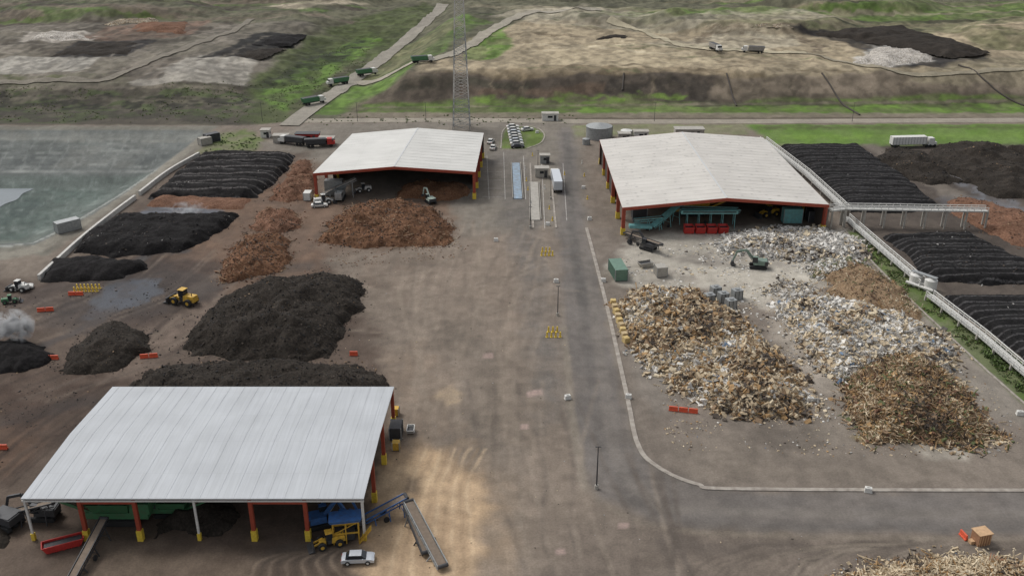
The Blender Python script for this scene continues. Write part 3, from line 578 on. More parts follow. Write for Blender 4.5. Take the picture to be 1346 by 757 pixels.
# ------------------------------------------------------------- buildings
def roof_mat(name,col,sx,sy,spots=0):
    m=bpy.data.materials.new(name); m.use_nodes=True; nt=m.node_tree; N=nt.nodes; L=nt.links; p=N['Principled BSDF']; p.inputs['Roughness'].default_value=.65
    tc=N.new('ShaderNodeTexCoord'); n=N.new('ShaderNodeTexNoise'); n.inputs['Scale'].default_value=.15; n.inputs['Detail'].default_value=8; L.new(tc.outputs['Object'],n.inputs['Vector'])
    r=N.new('ShaderNodeValToRGB'); r.color_ramp.elements[0].position=.3; r.color_ramp.elements[1].position=.68; r.color_ramp.elements[0].color=(*[x*.86 for x in col],1); r.color_ramp.elements[1].color=(*col,1); L.new(n.outputs['Fac'],r.inputs['Fac'])
    br=N.new('ShaderNodeTexBrick'); mp=N.new('ShaderNodeMapping'); mp.inputs['Scale'].default_value=(1,1,0); mp.inputs['Location'].default_value=(0,1.3,0); L.new(tc.outputs['Object'],mp.inputs['Vector']); L.new(mp.outputs['Vector'],br.inputs['Vector'])
    br.inputs['Scale'].default_value=1; br.inputs['Brick Width'].default_value=sx; br.inputs['Row Height'].default_value=sy; br.inputs['Mortar Size'].default_value=.06; br.inputs['Mortar Smooth'].default_value=.5; br.offset=0
    br.inputs['Color1'].default_value=(1,1,1,1); br.inputs['Color2'].default_value=(.965,.965,.96,1); br.inputs['Mortar'].default_value=(.9,.9,.89,1)
    mx=N.new('ShaderNodeMix'); mx.data_type='RGBA'; mx.blend_type='MULTIPLY'; mx.inputs[0].default_value=1; L.new(r.outputs['Color'],mx.inputs[6]); L.new(br.outputs['Color'],mx.inputs[7]); out=mx.outputs[2]
    n3=N.new('ShaderNodeTexNoise'); n3.inputs['Scale'].default_value=1; n3.inputs['Detail'].default_value=5; mp3=N.new('ShaderNodeMapping'); mp3.inputs['Scale'].default_value=((2.5,.12,0) if sy>sx else (.12,2.5,0)); L.new(tc.outputs['Object'],mp3.inputs['Vector']); L.new(mp3.outputs['Vector'],n3.inputs['Vector'])
    mr=N.new('ShaderNodeMapRange'); mr.inputs['From Min'].default_value=.35; mr.inputs['From Max'].default_value=.65; mr.inputs['To Min'].default_value=.94; mr.inputs['To Max'].default_value=1.03; L.new(n3.outputs['Fac'],mr.inputs['Value'])
    sc=N.new('ShaderNodeVectorMath'); sc.operation='SCALE'; L.new(out,sc.inputs[0]); L.new(mr.outputs['Result'],sc.inputs['Scale']); out=sc.outputs['Vector']
    if spots:
        v=N.new('ShaderNodeTexVoronoi'); v.inputs['Scale'].default_value=.42; L.new(tc.outputs['Object'],v.inputs['Vector'])
        m2=N.new('ShaderNodeMapRange'); m2.inputs['From Min'].default_value=.08; m2.inputs['From Max'].default_value=.24; m2.inputs['To Min'].default_value=.7; m2.inputs['To Max'].default_value=1; L.new(v.outputs['Distance'],m2.inputs['Value'])
        s2=N.new('ShaderNodeVectorMath'); s2.operation='SCALE'; L.new(out,s2.inputs[0]); L.new(m2.outputs['Result'],s2.inputs['Scale']); out=s2.outputs['Vector']
    L.new(out,p.inputs['Base Color']); return m
M_red_st=mat('red_steel',c(150,66,46),.6,.15,1.5); M_inner=mat('inner_steel',c(96,92,88),.8,.1,.5); M_addwall=mat('added_dark_wall',c(70,62,56),.85,.2,.5); M_cap=mat('ridge_flashing',c(190,191,190),.6,.06,1)  # dark wall colour serves the walls added to darken the sheds
def roofshed(name,FL,FR,BR,BL,eave,rise,ridge_dir,rmat,fascia,columns,darkening_walls=(),fasc_mat=None):
    par=empty(name); FL,FR,BR,BL=[np.array(p) for p in (FL,FR,BR,BL)]
    def pt(s,t): return (FL*(1-s)+FR*s)*(1-t)+(BL*(1-s)+BR*s)*t
    def zz(s,t): w=(s if ridge_dir=='y' else t); return eave+rise*(1-abs(2*w-1))
    V=[]
    S=[0,.5,1] if ridge_dir=='y' else [0,1]; T=[0,1] if ridge_dir=='y' else [0,.5,1]
    for t in T:
        for s in S: p=pt(s,t); V.append((p[0],p[1],zz(s,t)))
    for t in T:
        for s in S: p=pt(s,t); V.append((p[0],p[1],zz(s,t)-.2))
    k=len(S); tot=len(S)*len(T); Fc=[]
    for j in range(len(T)-1):
        for i in range(k-1):
            a=j*k+i; Fc.append((a,a+1,a+k+1,a+k)); Fc.append((tot+a+k,tot+a+k+1,tot+a+1,tot+a))
    mi=[0,1]*((len(T)-1)*(k-1))
    def side(ids):
        for a,b in zip(ids[:-1],ids[1:]): Fc.append((a,b,tot+b,tot+a)); mi.append(2)
    side(list(range(k))); side([j*k for j in range(len(T))]); side([j*k+k-1 for j in range(len(T))]); side([(len(T)-1)*k+i for i in range(k)])
    mkmesh('roof',V,Fc,[rmat,M_inner,fasc_mat or M_red_st],mi,parent=par)
    if ridge_dir=='y':
        mb=MB(); a=pt(.5,0);b=pt(.5,1); mb.beam((a[0],a[1],eave+rise+.02),(b[0],b[1],eave+rise+.02),.4,.05,0); mb.obj('ridge_cap',[M_cap],par)
    mb=MB(); LW=np.linalg.norm(FR-FL); LD=np.linalg.norm(BL-FL)
    if ridge_dir=='x':
        for s in np.arange(1.2,LW,2.4)/LW:
            for (t0,t1) in ((0.002,.499),(.501,.998)):
                a=pt(s,t0);b=pt(s,t1); mb.beam((a[0],a[1],zz(s,t0)+.015),(b[0],b[1],zz(s,t1)+.015),.07,.03,0)
    else:
        for t in np.arange(1.5,LD,3.0)/LD:
            for (s0,s1) in ((0.002,.494),(.506,.998)):
                a=pt(s0,t);b=pt(s1,t); mb.beam((a[0],a[1],zz(s0,t)+.012),(b[0],b[1],zz(s1,t)+.012),.07,.024,0)
    mb.obj('roof_ribs',[rmat],par)
    if fascia:
        mb=MB()
        for t in (-.003,1.003):
            for (s0,s1) in ((0,.5),(.5,1)):
                a=pt(s0,t);b=pt(s1,t); mb.beam((a[0],a[1],zz(s0,t)-fascia/2-.06),(b[0],b[1],zz(s1,t)-fascia/2-.06),.12,fascia,0)
        mb.obj('gable_fascia',[M_red_st],par)
    mb=MB()
    for (s,t,w,kind) in columns:
        p=pt(s,t); top=zz(s,t)-.35
        if kind=='red':
            mb.box(p[0],p[1],top/2+.9,w,w,top-1.8,0); mb.box(p[0],p[1],.9,w+.25,w+.25,1.8,1)
        else:
            mb.box(p[0],p[1],top/2+.6,w,w,top-1.2,2); mb.box(p[0],p[1],.6,w+.2,w+.2,1.2,1)
    mb.obj('columns',[M_red_st,M_yel,M_white],par)
    mb=MB()
    for t in np.linspace(.03,.97,7):
        for (s0,s1) in ((.02,.5),(.5,.98)):
            a=pt(s0,t);b=pt(s1,t); mb.beam((a[0],a[1],zz(s0,t)-.62),(b[0],b[1],zz(s1,t)-.62),.3,.7,0)
    for s in np.linspace(.1,.9,7):
        for (t0,t1) in ((.02,.5),(.5,.98)):
            a=pt(s,t0);b=pt(s,t1); mb.beam((a[0],a[1],zz(s,t0)-.38),(b[0],b[1],zz(s,t1)-.38),.15,.2,0)
    mb.obj('frames',[M_red_st],par)
    if darkening_walls:  # walls added to keep the shed interior dark
        mb=MB()
        for (s0,t0,s1,t1,z0,z1) in darkening_walls:
            k=12
            for i in range(k):
                u0,u1=i/k,(i+1)/k; a=pt(s0+(s1-s0)*u0,t0+(t1-t0)*u0); b=pt(s0+(s1-s0)*u1,t0+(t1-t0)*u1)
                za=min(z1,zz(s0+(s1-s0)*u0,t0+(t1-t0)*u0)-.3); zb=min(z1,zz(s0+(s1-s0)*u1,t0+(t1-t0)*u1)-.3)
                mb.add([(a[0],a[1],z0),(b[0],b[1],z0),(b[0],b[1],zb),(a[0],a[1],za)],[(0,1,2,3)],0)
        mb.obj('darkening_walls',[M_addwall],par)
    return par
fl=G(27,655,7.5);fr=G(478,655,7.5);br=G(518,508,7.5);bl=G(148,508,7.5)
cols=[(.005,.01,.3,'w'),(.165,.01,.55,'red'),(.325,.01,.55,'red'),(.5,.01,.3,'w'),(.665,.01,.55,'red'),(.825,.01,.55,'red'),(.993,.01,.35,'w')]
cols+=[(.993,t,.55,'red') for t in (.3,.62,.98)]+[(.007,t,.4,'red') for t in (.3,.62,.98)]+[(s,.98,.4,'red') for s in (.2,.4,.6,.8)]
near=roofshed('open_sided_shed',fl,fr,br,bl,7.5,.7,'x',roof_mat('roof_metal_grey',c(182,185,188),1.2,7.8),0,cols,[(.01,.97,.85,.97,0,9)],M_cap)
mb=MB(); A=np.array(fl);B=np.array(fr)
for s0,s1 in ((.165,.325),(.665,.825)):
    a=A+(B-A)*s0;b=A+(B-A)*s1; mb.beam((a[0],a[1]+.3,6.75),(b[0],b[1]+.3,6.75),.4,.6,0)
a=A;b=B; mb.beam((a[0],a[1]+.1,7.0),(b[0],b[1]+.1,7.0),.15,.25,1); mb.obj('portal_beams',[M_red_st,M_white],near)
fl=G(411,228,8.2);fr=G(625,226,8.2);br=G(636,175,8.2);bl=G(463,176,8.2)
rc=[(0.01,t,.8,'red') for t in (.01,.25,.5,.75,.98)]+[(.99,t,.8,'red') for t in (.01,.25,.5,.75,.98)]
roofshed('open_sided_shed',fl,fr,br,bl,8.2,1.8,'y',roof_mat('roof_metal_white',c(208,206,200),9,1.2),.75,rc+[(.25,.97,.5,'red'),(.75,.97,.5,'red')],[(.0,.97,1,.97,0,12),(.985,.3,.985,.97,0,8),(.01,.4,.01,.97,0,8)])
fl=G(818,273,7.6);fr=G(1090,269,7.6);br=G(1003,181,7.6);bl=G(788,184,7.6)
rc=[(0.01,t,.9,'red') for t in (.01,.2,.4,.6,.8,.98)]+[(.99,t,.9,'red') for t in (.01,.25,.5,.75,.98)]
roofshed('open_sided_shed',fl,fr,br,bl,7.6,2.2,'y',roof_mat('roof_metal_spotted',c(204,199,191),8,1.2,1),.75,rc,[(.0,.97,1,.97,0,12),(.985,.0,.985,.97,0,8),(.013,.45,.013,.97,0,8)])
# ------------------------------------------------------------- small object builders
M_tyre=mat('tyre_rubber',(.02,.02,.02),.85);M_glass=mat('dark_glass',(.02,.025,.03),.1,.05)
M_y=mat('machine_yellow',c(200,158,52),.6,.2,2,dirt=(110,90,60));M_gn=mat('machine_green',c(58,112,76),.6,.2,2,dirt=(90,84,66));M_bl=mat('machine_blue',c(50,94,150),.6,.2,2,dirt=(70,72,74));M_or=mat('barrier_orange',c(210,90,60),.6,.12,2)
M_teal=mat('machine_teal',c(108,168,168),.6,.2,1.5,dirt=(120,124,112));M_steel=mat('galvanised_steel',c(148,150,149),.5,.15,2,metal=.3);M_dk=mat('dark_steel',c(58,58,60),.6,.2,2);M_rd=mat('container_red',c(180,50,44),.6,.15,2);M_belt=mat('conveyor_belt',c(122,108,94),.9,.15,2)
M_crate=mat('brown_timber',c(150,112,84),.85,.2,3);M_sil=mat('car_silver',c(196,200,204),.3,.03,1,metal=.2);M_cargreen=mat('container_green',c(96,124,108),.6,.15,1.5)
def loc(u,v,z=0):
    p=G(u,v,z if z else None); return (p[0],p[1],float(base_z(p[0],p[1])) if not z else z)
def sedan(u,v,rz,paint=None,name='parked_car'):
    m=MB(); P=[(-2.3,.35),(-2.3,.75),(-2.15,.9),(-1.5,.95),(1.0,.95),(1.9,.85),(2.25,.7),(2.3,.35)]
    m.prism(P,-.88,.88,0)
    m.box(-.25,0,1.2,2.9,1.6,.5,1,taper=(.6,.84),shift=(-.05,0)); m.box(-.3,0,1.46,1.7,1.3,.05,0)
    for x in (-1.4,1.4):
        for y in (-.9,.9): m.cyl((x,y-.1,.34),(x,y+.1,.34),.34,n=14,m=2); m.cyl((x,y*1.11-.01,.34),(x,y*1.12+.01,.34),.19,n=8,m=3)
    m.box(2.28,.6,.68,.06,.35,.14,3);m.box(2.28,-.6,.68,.06,.35,.14,3);m.box(-2.29,.6,.74,.05,.35,.14,4);m.box(-2.29,-.6,.74,.05,.35,.14,4)
    for y in (-.95,.95): m.box(.75,y,1.0,.16,.16,.12,0)
    return m.obj(name,[paint or M_sil,M_glass,M_tyre,M_white,M_rd],loc=loc(u,v),rz=math.radians(rz),bevel=.05)
def truck(u,v,rz,col=None,name='dump_truck',bed=None):
    m=MB(); m.box(0,0,.85,9,1.0,.3,3); m.box(3.6,0,1.9,1.9,2.3,2.0,0,taper=(.85,.92),shift=(-.1,0)); m.box(4.35,0,2.3,.5,2.0,.7,1); m.box(4.9,0,1.4,.8,2.1,1.0,0)
    m.prism([(-4.4,1.2),(-4.9,2.9),(2.3,2.9),(2.3,1.2)],-1.2,1.2,4); m.prism([(-4.6,2.85),(-4.7,3.0),(2.1,3.0),(2.1,2.85)],-1.0,1.0,5)
    for x in (-3.6,-2.3,3.9):
        for y in (-1.0,1.0): m.cyl((x,y-.2,.5),(x,y+.2,.5),.5,n=12,m=2)
    l=loc(u,v); z=float(terrain(np.array([l[0]]),np.array([l[1]]))[0])+(.3 if v<150 else 0)
    return m.obj(name,[col or M_white,M_glass,M_tyre,M_dk,bed or M_gn,M_dk],loc=(l[0],l[1],z),rz=math.radians(rz),bevel=.04)
def semi(u,v,rz,name='semi_trailer_truck',body=None):
    m=MB(); m.box(-1.5,0,2.4,12,2.5,2.6,0); m.box(-1.5,0,.95,12,1,.3,3); m.box(6.3,0,1.9,2.2,2.4,2.4,1,taper=(.85,.95)); m.box(7.3,0,2.3,.3,2.1,.8,4); m.box(7.8,0,1.2,1,2.1,1,1)
    for x in (-6.4,-5.2,4.8,6.0,7.6):
        for y in (-1.05,1.05): m.cyl((x,y-.2,.5),(x,y+.2,.5),.5,n=12,m=2)
    for i in range(12): m.box(-7.2+i*1.04,-1.27,2.4,.08,.05,2.6,3)
    return m.obj(name,[body or M_white,M_white,M_tyre,M_dk,M_glass],loc=loc(u,v),rz=math.radians(rz),bevel=.04)
def loader(u,v,rz,sc=1,paint=None):
    m=MB(); m.box(-1.6,0,1.5,2.6,1.7,1.2,0,taper=(.92,.9)); m.box(-.1,0,1.2,1.2,1.4,.8,3); m.box(.1,0,2.45,1.3,1.5,1.4,1,taper=(.9,.9)); m.box(.1,0,3.2,1.4,1.6,.1,0); m.box(1.4,0,1.15,1.3,1.2,.8,0)
    for x in (-1.7,1.6):
        for y in (-1.15,1.15): m.cyl((x,y-.3,.8),(x,y+.3,.8),.8,n=16,m=2); m.cyl((x,y-.32,.8),(x,y+.32,.8),.38,n=10,m=0)
    for y in (-.5,.5): m.beam((1.2,y,1.6),(3.2,y,.9),.2,.35,0)
    m.prism([(3.0,.15),(3.1,1.3),(3.35,1.35),(3.4,.5),(4.3,.15)],-1.5,1.5,3); m.cyl((-2.3,.4,2.1),(-2.3,.4,2.9),.08,n=8,m=3)
    return m.obj('wheel_loader',[paint or M_y,M_glass,M_tyre,M_dk],loc=loc(u,v),rz=math.radians(rz),sc=sc,bevel=.05)
def excav(u,v,rz,sc=1,paint=None):
    m=MB()
    for y in (-1.15,1.15): m.prism([(-1.9,.1),(-2.2,.45),(-1.9,.85),(1.9,.85),(2.2,.45),(1.9,.1)],y-.3,y+.3,2)
    m.cyl((0,0,.8),(0,0,1.1),.8,n=16,m=3); m.box(-.5,0,1.7,3.4,2.5,1.15,0,taper=(.95,.95)); m.box(-1.9,0,1.6,.8,2.5,1.1,3); m.box(.9,.8,2.5,1.4,.9,1.5,1,taper=(.85,.9)); m.box(.85,.8,3.28,1.3,.9,.08,0)
    m.beam((.8,-.1,1.8),(3.2,-.1,4.6),.4,.6,0); m.beam((3.2,-.1,4.6),(5.4,-.1,4.1),.35,.5,0); m.beam((5.4,-.1,4.2),(6.3,-.1,1.5),.3,.4,0); m.cyl((1.6,-.1,1.9),(3.1,-.1,4.0),.09,n=8,m=4)
    m.prism([(6.1,1.6),(6.6,1.5),(6.9,.6),(6.3,.1),(5.6,.3),(5.9,.8)],-.7,.5,3)
    return m.obj('excavator',[paint or M_y,M_glass,M_tyre,M_dk,M_steel],loc=loc(u,v),rz=math.radians(rz),sc=sc,bevel=.04)
def conveyor(a,b,za,zb,w=1.2,name='conveyor',paint=None,legs=3):
    m=MB(); A=Vector((a[0],a[1],za));B=Vector((b[0],b[1],zb)); d=(B-A); L_=d.length; d.normalize(); r=d.cross(Vector((0,0,1))).normalized(); up=r.cross(d)
    m.beam(A+up*.55,B+up*.55,w*.8,.06,1)
    for s in (-1,1):
        o=r*(s*w/2); m.beam(A+o,B+o,.12,.14,0); m.beam(A+o+up*.6,B+o+up*.6,.12,.22,0); n=max(3,int(L_/1.6))
        for i in range(n):
            p=A+(B-A)*(i/n)+o; q=A+(B-A)*((i+1)/n)+o; m.beam(p,q+up*.6,.06,.06,0); m.beam(p,p+up*.6,.06,.06,0)
    n=max(4,int(L_/1.2))
    for i in range(n+1): p=A+(B-A)*(i/n); m.cyl(p+up*.45-r*w*.45,p+up*.45+r*w*.45,.09,n=6,m=2)
    m.cyl(A+up*.5-r*w*.5,A+up*.5+r*w*.5,.28,n=10,m=2);m.cyl(B+up*.5-r*w*.5,B+up*.5+r*w*.5,.28,n=10,m=2)
    for i in range(legs):
        t=(i+.6)/legs; p=A+(B-A)*t
        if p.z>.5:
            for s in (-1,1): m.beam(p+r*(s*w/2),Vector((p.x,p.y,0))+r*(s*w*.9),.14,.14,0)
            m.beam(Vector((p.x,p.y,p.z*.4))-r*w*.7,Vector((p.x,p.y,p.z*.4))+r*w*.7,.08,.08,0)
    if zb>2:
        p=A+(B-A)*.45
        for s in (-1,1): m.cyl(Vector((p.x,p.y,.45))+r*(s*w*.8-.12),Vector((p.x,p.y,.45))+r*(s*w*.8+.12),.45,n=12,m=3)
    return m.obj(name,[paint or M_bl,M_belt,M_dk,M_tyre])
def shredder(u,v,rz,paint,sc=1):
    m=MB()
    for y in (-1.1,1.1): m.prism([(-2.5,.1),(-2.9,.5),(-2.5,.95),(2.0,.95),(2.4,.5),(2.0,.1)],y-.25,y+.25,2)
    m.box(0,0,1.5,8,2.1,.9,0); m.box(-3,0,2.6,2.6,2.2,1.5,0,taper=(.95,.95)); 
    m.add([(-1.5,-1,2),(3,-1,2),(3,1,2),(-1.5,1,2),(-1.9,-1.7,3.7),(3.5,-1.7,3.7),(3.5,1.7,3.7),(-1.9,1.7,3.7)],[(0,1,5,4),(1,2,6,5),(2,3,7,6),(3,0,4,7)],0)
    m.beam((3,0,1.4),(7.5,0,3.6),1.1,.35,3); m.beam((3,.6,1.5),(7.5,.6,3.7),.1,.4,0);m.beam((3,-.6,1.5),(7.5,-.6,3.7),.1,.4,0)
    for x in (-3.9,-3.2,-2.4): m.box(x,-1.12,2.6,.45,.04,.9,4)
    m.cyl((-3.6,.6,3.3),(-3.6,.6,4.1),.1,n=8,m=4)
    return m.obj('shredder_machine',[paint,M_glass,M_tyre,M_belt,M_dk],loc=loc(u,v),rz=math.radians(rz),sc=sc,bevel=.03)
def container(u,v,rz,L_=6,W_=2.4,Hh=2.5,paint=None,name='shipping_container',z=0):
    m=MB(); m.box(0,0,Hh/2+.1,L_,W_,Hh,0); n=int(L_/.4)
    for i in range(n):
        for y in (-1,1): m.box(-L_/2+.3+i*(L_-.4)/n,y*(W_/2+.02),Hh/2+.1,.14,.06,Hh-.3,0)
    for x in (-1,1):
        for y in (-1,1): m.box(x*(L_/2),y*W_/2,Hh/2+.1,.16,.16,Hh+.04,1)
    m.box(0,0,.06,L_,W_*.9,.12,2); m.box(L_/2+.03,0,Hh/2+.1,.03,.06,Hh-.4,1)
    return m.obj(name,[paint or M_cargreen,M_steel,M_dk],loc=loc(u,v),rz=math.radians(rz))
def skip(u,v,rz,L_=5,W_=2.3,Hh=1.5,paint=None):
    m=MB(); a=[(-L_/2+.5,-W_/2,.1),(L_/2-.5,-W_/2,.1),(L_/2-.5,W_/2,.1),(-L_/2+.5,W_/2,.1),(-L_/2,-W_/2,Hh),(L_/2,-W_/2,Hh),(L_/2,W_/2,Hh),(-L_/2,W_/2,Hh)]
    m.add(a,[(3,2,1,0),(0,1,5,4),(1,2,6,5),(2,3,7,6),(3,0,4,7)],0); m.box(0,0,Hh*.7,L_*.9,W_*.92,.05,1)
    for y in (-1,1): m.box(0,y*W_/2,Hh,L_,.12,.12,0); [m.box(x,y*(W_/2+.04),Hh*.5,.12,.08,Hh-.15,0) for x in np.linspace(-L_/2+.8,L_/2-.8,5)]
    for x in (-1,1): m.box(x*L_/2,0,Hh,.12,W_,.12,0)
    return m.obj('waste_skip',[paint or M_rd,M_dk],loc=loc(u,v),rz=math.radians(rz))
def pole(u,v,h,r=.12,name='light_pole',base=True,head=True):
    m=MB(); m.cyl((0,0,0),(0,0,h),r,r*.55,10,0)
    if base: m.cyl((0,0,0),(0,0,.7),.32,.3,12,1)
    if head: m.beam((-.3,0,h),(.3,0,h),.06,.06,0); m.box(-.3,0,h-.03,.3,.2,.08,0); m.box(.3,0,h-.03,.3,.2,.08,0)
    return m.obj(name,[M_dk,M_conc],loc=loc(u,v))
def block(u,v,rz=0,s=1):
    m=MB(); m.box(0,0,.4,1.1*s,.7*s,.8*s,0,taper=(.9,.9)); m.box(0,0,.85*s,.5*s,.2*s,.1,0); m.box(0,0,.06,1.15*s,.75*s,.12,0)
    return m.obj('concrete_block',[M_white],loc=loc(u,v),rz=math.radians(rz),bevel=.04)
def obarrier(u,v,rz,n=3):
    m=MB()
    for i in range(n):
        x=(i-(n-1)/2)*1.75; m.prism([(x-.8,0),(x-.8,.25),(x-.78,.9),(x+.78,.9),(x+.8,.25),(x+.8,0)],-.12,.12,0); m.box(x,0,.12,1.6,.5,.24,0)
    return m.obj('traffic_barrier',[M_or],loc=loc(u,v),rz=math.radians(rz),bevel=.03)
def bollards(u,v,n,dx,h=1.1,rows=1):
    m=MB()
    for j in range(rows):
        for i in range(n): m.cyl((i*dx,j*1.6,0),(i*dx,j*1.6,h),.2,.15,10,0); m.box(i*dx,j*1.6,.04,.55,.55,.08,1)
    return m.obj('safety_bollards',[M_yel,M_yel],loc=loc(u,v))
# ------------------------------------------------------------- placement
sedan(471,737,3)
for i in range(8): sedan(674+i*.9,168.5+i*3.7,8,[M_white,M_white,M_sil,M_white,M_white,M_sil,M_white,M_dk][i])
for u,v,r in [(645,188,80),(648,196,85),(693,172,20),(420,272,10)]: sedan(u,v,r,M_white)
pole(784,642,7.8,.13);pole(733,415,7,.12);pole(697,300,6,.1);pole(724,262,6,.1);pole(707,222,6,.1)
for u,v in [(652,317),(528,319),(746,524),(826,523),(1141,646),(731,371),(793,370),(775,289),(1065,527),(767,248),(720,296),(706,175),(1340,545)]: block(u,v,random.uniform(-20,20),1.05)
bollards(712,336,4,.9,1.2);bollards(713,331,3,.9,1.2);bollards(719,443,4,.9,1.2);bollards(721,436,3,.9,1.2)
bollards(98,383,7,.85,1.1,2)
for u,v,r,n in [(898,541,-12,3),(196,470,10,2),(66,472,0,2),(60,409,10,2),(465,467,0,1),(4,590,0,1),(100,388,0,2)]: obarrier(u,v,r,n)
loader(243,399,160,1.1); loader(434,716,200,.75); loader(26,382,170,.8,M_white); loader(14,398,20,.6,M_gn)
sedan(30,380,20,M_white)
excav(462,690,150,.9,M_bl); excav(420,690,20,.9,M_bl)
m=MB(); 
for x in (-1.8,0,1.8):
    for y in (-1,1): m.beam((x,y,0),(x,y,3.6),.16,.16,0)
for z in (1.8,3.6):
    for y in (-1,1): m.beam((-1.8,y,z),(1.8,y,z),.14,.2,0)
    for x in (-1.8,1.8): m.beam((x,-1,z),(x,1,z),.14,.2,0)
m.box(0,0,3.9,4.2,2.3,.5,1,taper=(1.1,1.1)); m.beam((-1.8,-1,1.8),(1.8,-1,3.6),.1,.1,0); m.beam((1.8,-1.1,.1),(3.6,-1.1,2.4),.9,.1,0); m.beam((2,-1.5,1.1),(3.7,-1.5,3.3),.06,.06,0); m.box(0,0,.9,2.4,1.4,1.2,2)
m.obj('screening_plant',[M_y,M_bl,M_dk],loc=loc(456,708),rz=.15)
excav(8,690,160,1.1,M_dk); excav(60,680,180,.9,M_dk)
shredder(160,684,180,M_gn,1.15); shredder(225,676,0,M_gn,.8)
conveyor(G(480,688,0),G(536,672,0),.5,2.4,1.3,paint=M_bl)
conveyor(G(582,748,0),G(538,680,0),.2,2.6,1.5,paint=M_steel,legs=3)
conveyor(G(560,730,0),G(536,680,0),.2,1.6,1.1,paint=M_dk,legs=2)
conveyor(G(96,765,0),G(142,702,0),.3,2.5,1.2,paint=M_dk)
conveyor(G(-20,690,0),G(78,684,0),.6,3.0,1.2,paint=M_dk)
skip(84,718,25,5.5,1.8,1.1)
heap('compost_heap',[(200,700),(215,668),(300,662),(318,690),(300,704)],3,[M_comp],.8,.4,2,.3)
heap('compost_heap',[(-120,700),(-60,680),(20,690),(0,720)],1.5,[M_comp],.8,.4,2,.3)
container(521,572,90,3,2,2.2,M_dk,'equipment_cabinet'); 
for u,v in [(520,545),(521,590)]: container(u,v,90,1.2,1.2,1.4,M_y,'generator_box')
skip(540,568,90,2,1.2,.9,M_white)
heap('mulch_heap',[(520,262),(525,246),(560,240),(612,246),(618,258),(590,264)],3.5,[M_brown],.8,.6,2,.4,800,(.1,.4),0,mul)
excav(566,267,120,.8,mat('machine_white',c(190,204,190),.5)); loader(478,252,200,.8,M_white); loader(425,268,20,.9,M_white)
shredder(448,262,90,M_steel,.9); conveyor(G(425,262,0),G(470,258,0),1,5,1.2,paint=M_steel); container(440,256,0,5,2.4,4.5,M_steel,'processing_unit'); container(405,262,90,3,2,2.2,M_white,'equipment_cabinet')
conveyor(G(858,302,0),G(893,292,0),.6,5.2,1.6,name='sorting_conveyor',paint=M_teal)
conveyor(G(893,296,0),G(970,298,0),4.4,4.4,2.0,name='sorting_conveyor',paint=M_teal,legs=5)
conveyor(G(832,302,0),G(870,300,0),2.2,2.6,1.4,name='sorting_conveyor',paint=M_teal)
a=G(856,303,0);b_=G(893,293,0);m=MB(); m.beam((a[0],a[1]-.6,1.4),(b_[0],b_[1]-.6,6.0),1.9,.12,0); m.beam((a[0]-6,a[1]-.6,1.5),(a[0],a[1]-.6,1.4),1.7,.8,0); p0=G(930,299,0); m.box(p0[0],p0[1],4.6,15,2.2,.9,0); m.box(p0[0],p0[1]-1.15,4.7,14,.08,.35,1); m.obj('sorting_cabin',[M_teal,M_glass])
for u in (905,920,935,950): skip(u,306,90,3,2.4,1.9)
shredder(910,282,0,M_y,1.3); container(1040,292,0,5,2.4,4,M_teal,'processing_unit'); container(1066,290,90,3,2.4,3,M_dk,'processing_unit'); container(840,286,0,4,2.4,3.5,M_dk,'processing_unit'); loader(1010,284,200,1)
container(812,362,98,7,3,2.8); container(868,362,100,2.6,2.4,2.4,M_conc,'equipment_cabinet')
def tank(u,v,r,h,m=M_steel):
    b=MB(); b.cyl((0,0,0),(0,0,h),r,n=28); b.cyl((0,0,h),(0,0,h+.25*r),r*1.02,.15,28); b.cyl((0,0,h-.2),(0,0,h-.05),r*1.03,n=28); b.beam((r+.1,0,0),(r+.1,0,h),.4,.08); return b.obj('storage_tank',[m],loc=loc(u,v))
for u,v in [(940,388),(960,405),(968,392),(950,396),(932,398)]: 
    b=MB(); b.box(0,0,1.1,2.2,2.0,2.2,0,taper=(.94,.94)); b.cyl((0,0,2.2),(0,0,2.45),.5,n=12); [b.box(x,0,1.1,.08,2.1,2.2,1) for x in (-.9,0,.9)]; b.obj('bulk_liquid_tote',[M_steel,M_dk],loc=loc(u,v),rz=.3,bevel=.05)
excav(996,352,170,.95,mat('machine_greygreen',c(110,128,116),.6)); excav(852,328,140,.9,M_dk); conveyor(G(822,312,0),G(868,335,0),.8,2.2,1.3,paint=M_dk)
skip(848,350,20,3.5,2,1.1,M_conc)
b=MB()
for i in range(9):
    p=G(806+i*2.1,400+i*6.2,0); b.box(p[0],p[1],.6,1.3,1.4,1.2,i%2,rz=.2*(i%3),taper=(.9,.9))
b.obj('stacked_bales',[mat('bale_straw',c(190,166,112),.9,.2,3),mat('bale_cream',c(178,158,122),.9,.2,3)],bevel=.08)
b=MB(); b.box(0,0,1.1,2.4,2.0,2.2,0); b.box(0,0,2.3,2.7,2.3,.12,1); [b.box(-1.0+i*.5,-1.03,1.1,.14,.06,2.2,1) for i in range(5)]; [b.box(1.23,-.8+i*.5,1.1,.06,.14,2.2,1) for i in range(4)]; b.box(-1.6,.2,.3,.7,.9,.6,1); b.obj('timber_crate',[M_crate,mat('timber_light',c(190,156,120),.85)],loc=loc(1288,712),rz=.25,sc=.85)
obarrier(1266,706,100,1)
b=MB(); [b.beam((i*.3-1,-.5+i*.2,.2+i*.05),(i*.3+.6,2-i*.3,.4),.12,.08) for i in range(6)]; b.obj('timber_offcuts',[M_crate],loc=loc(1305,742))
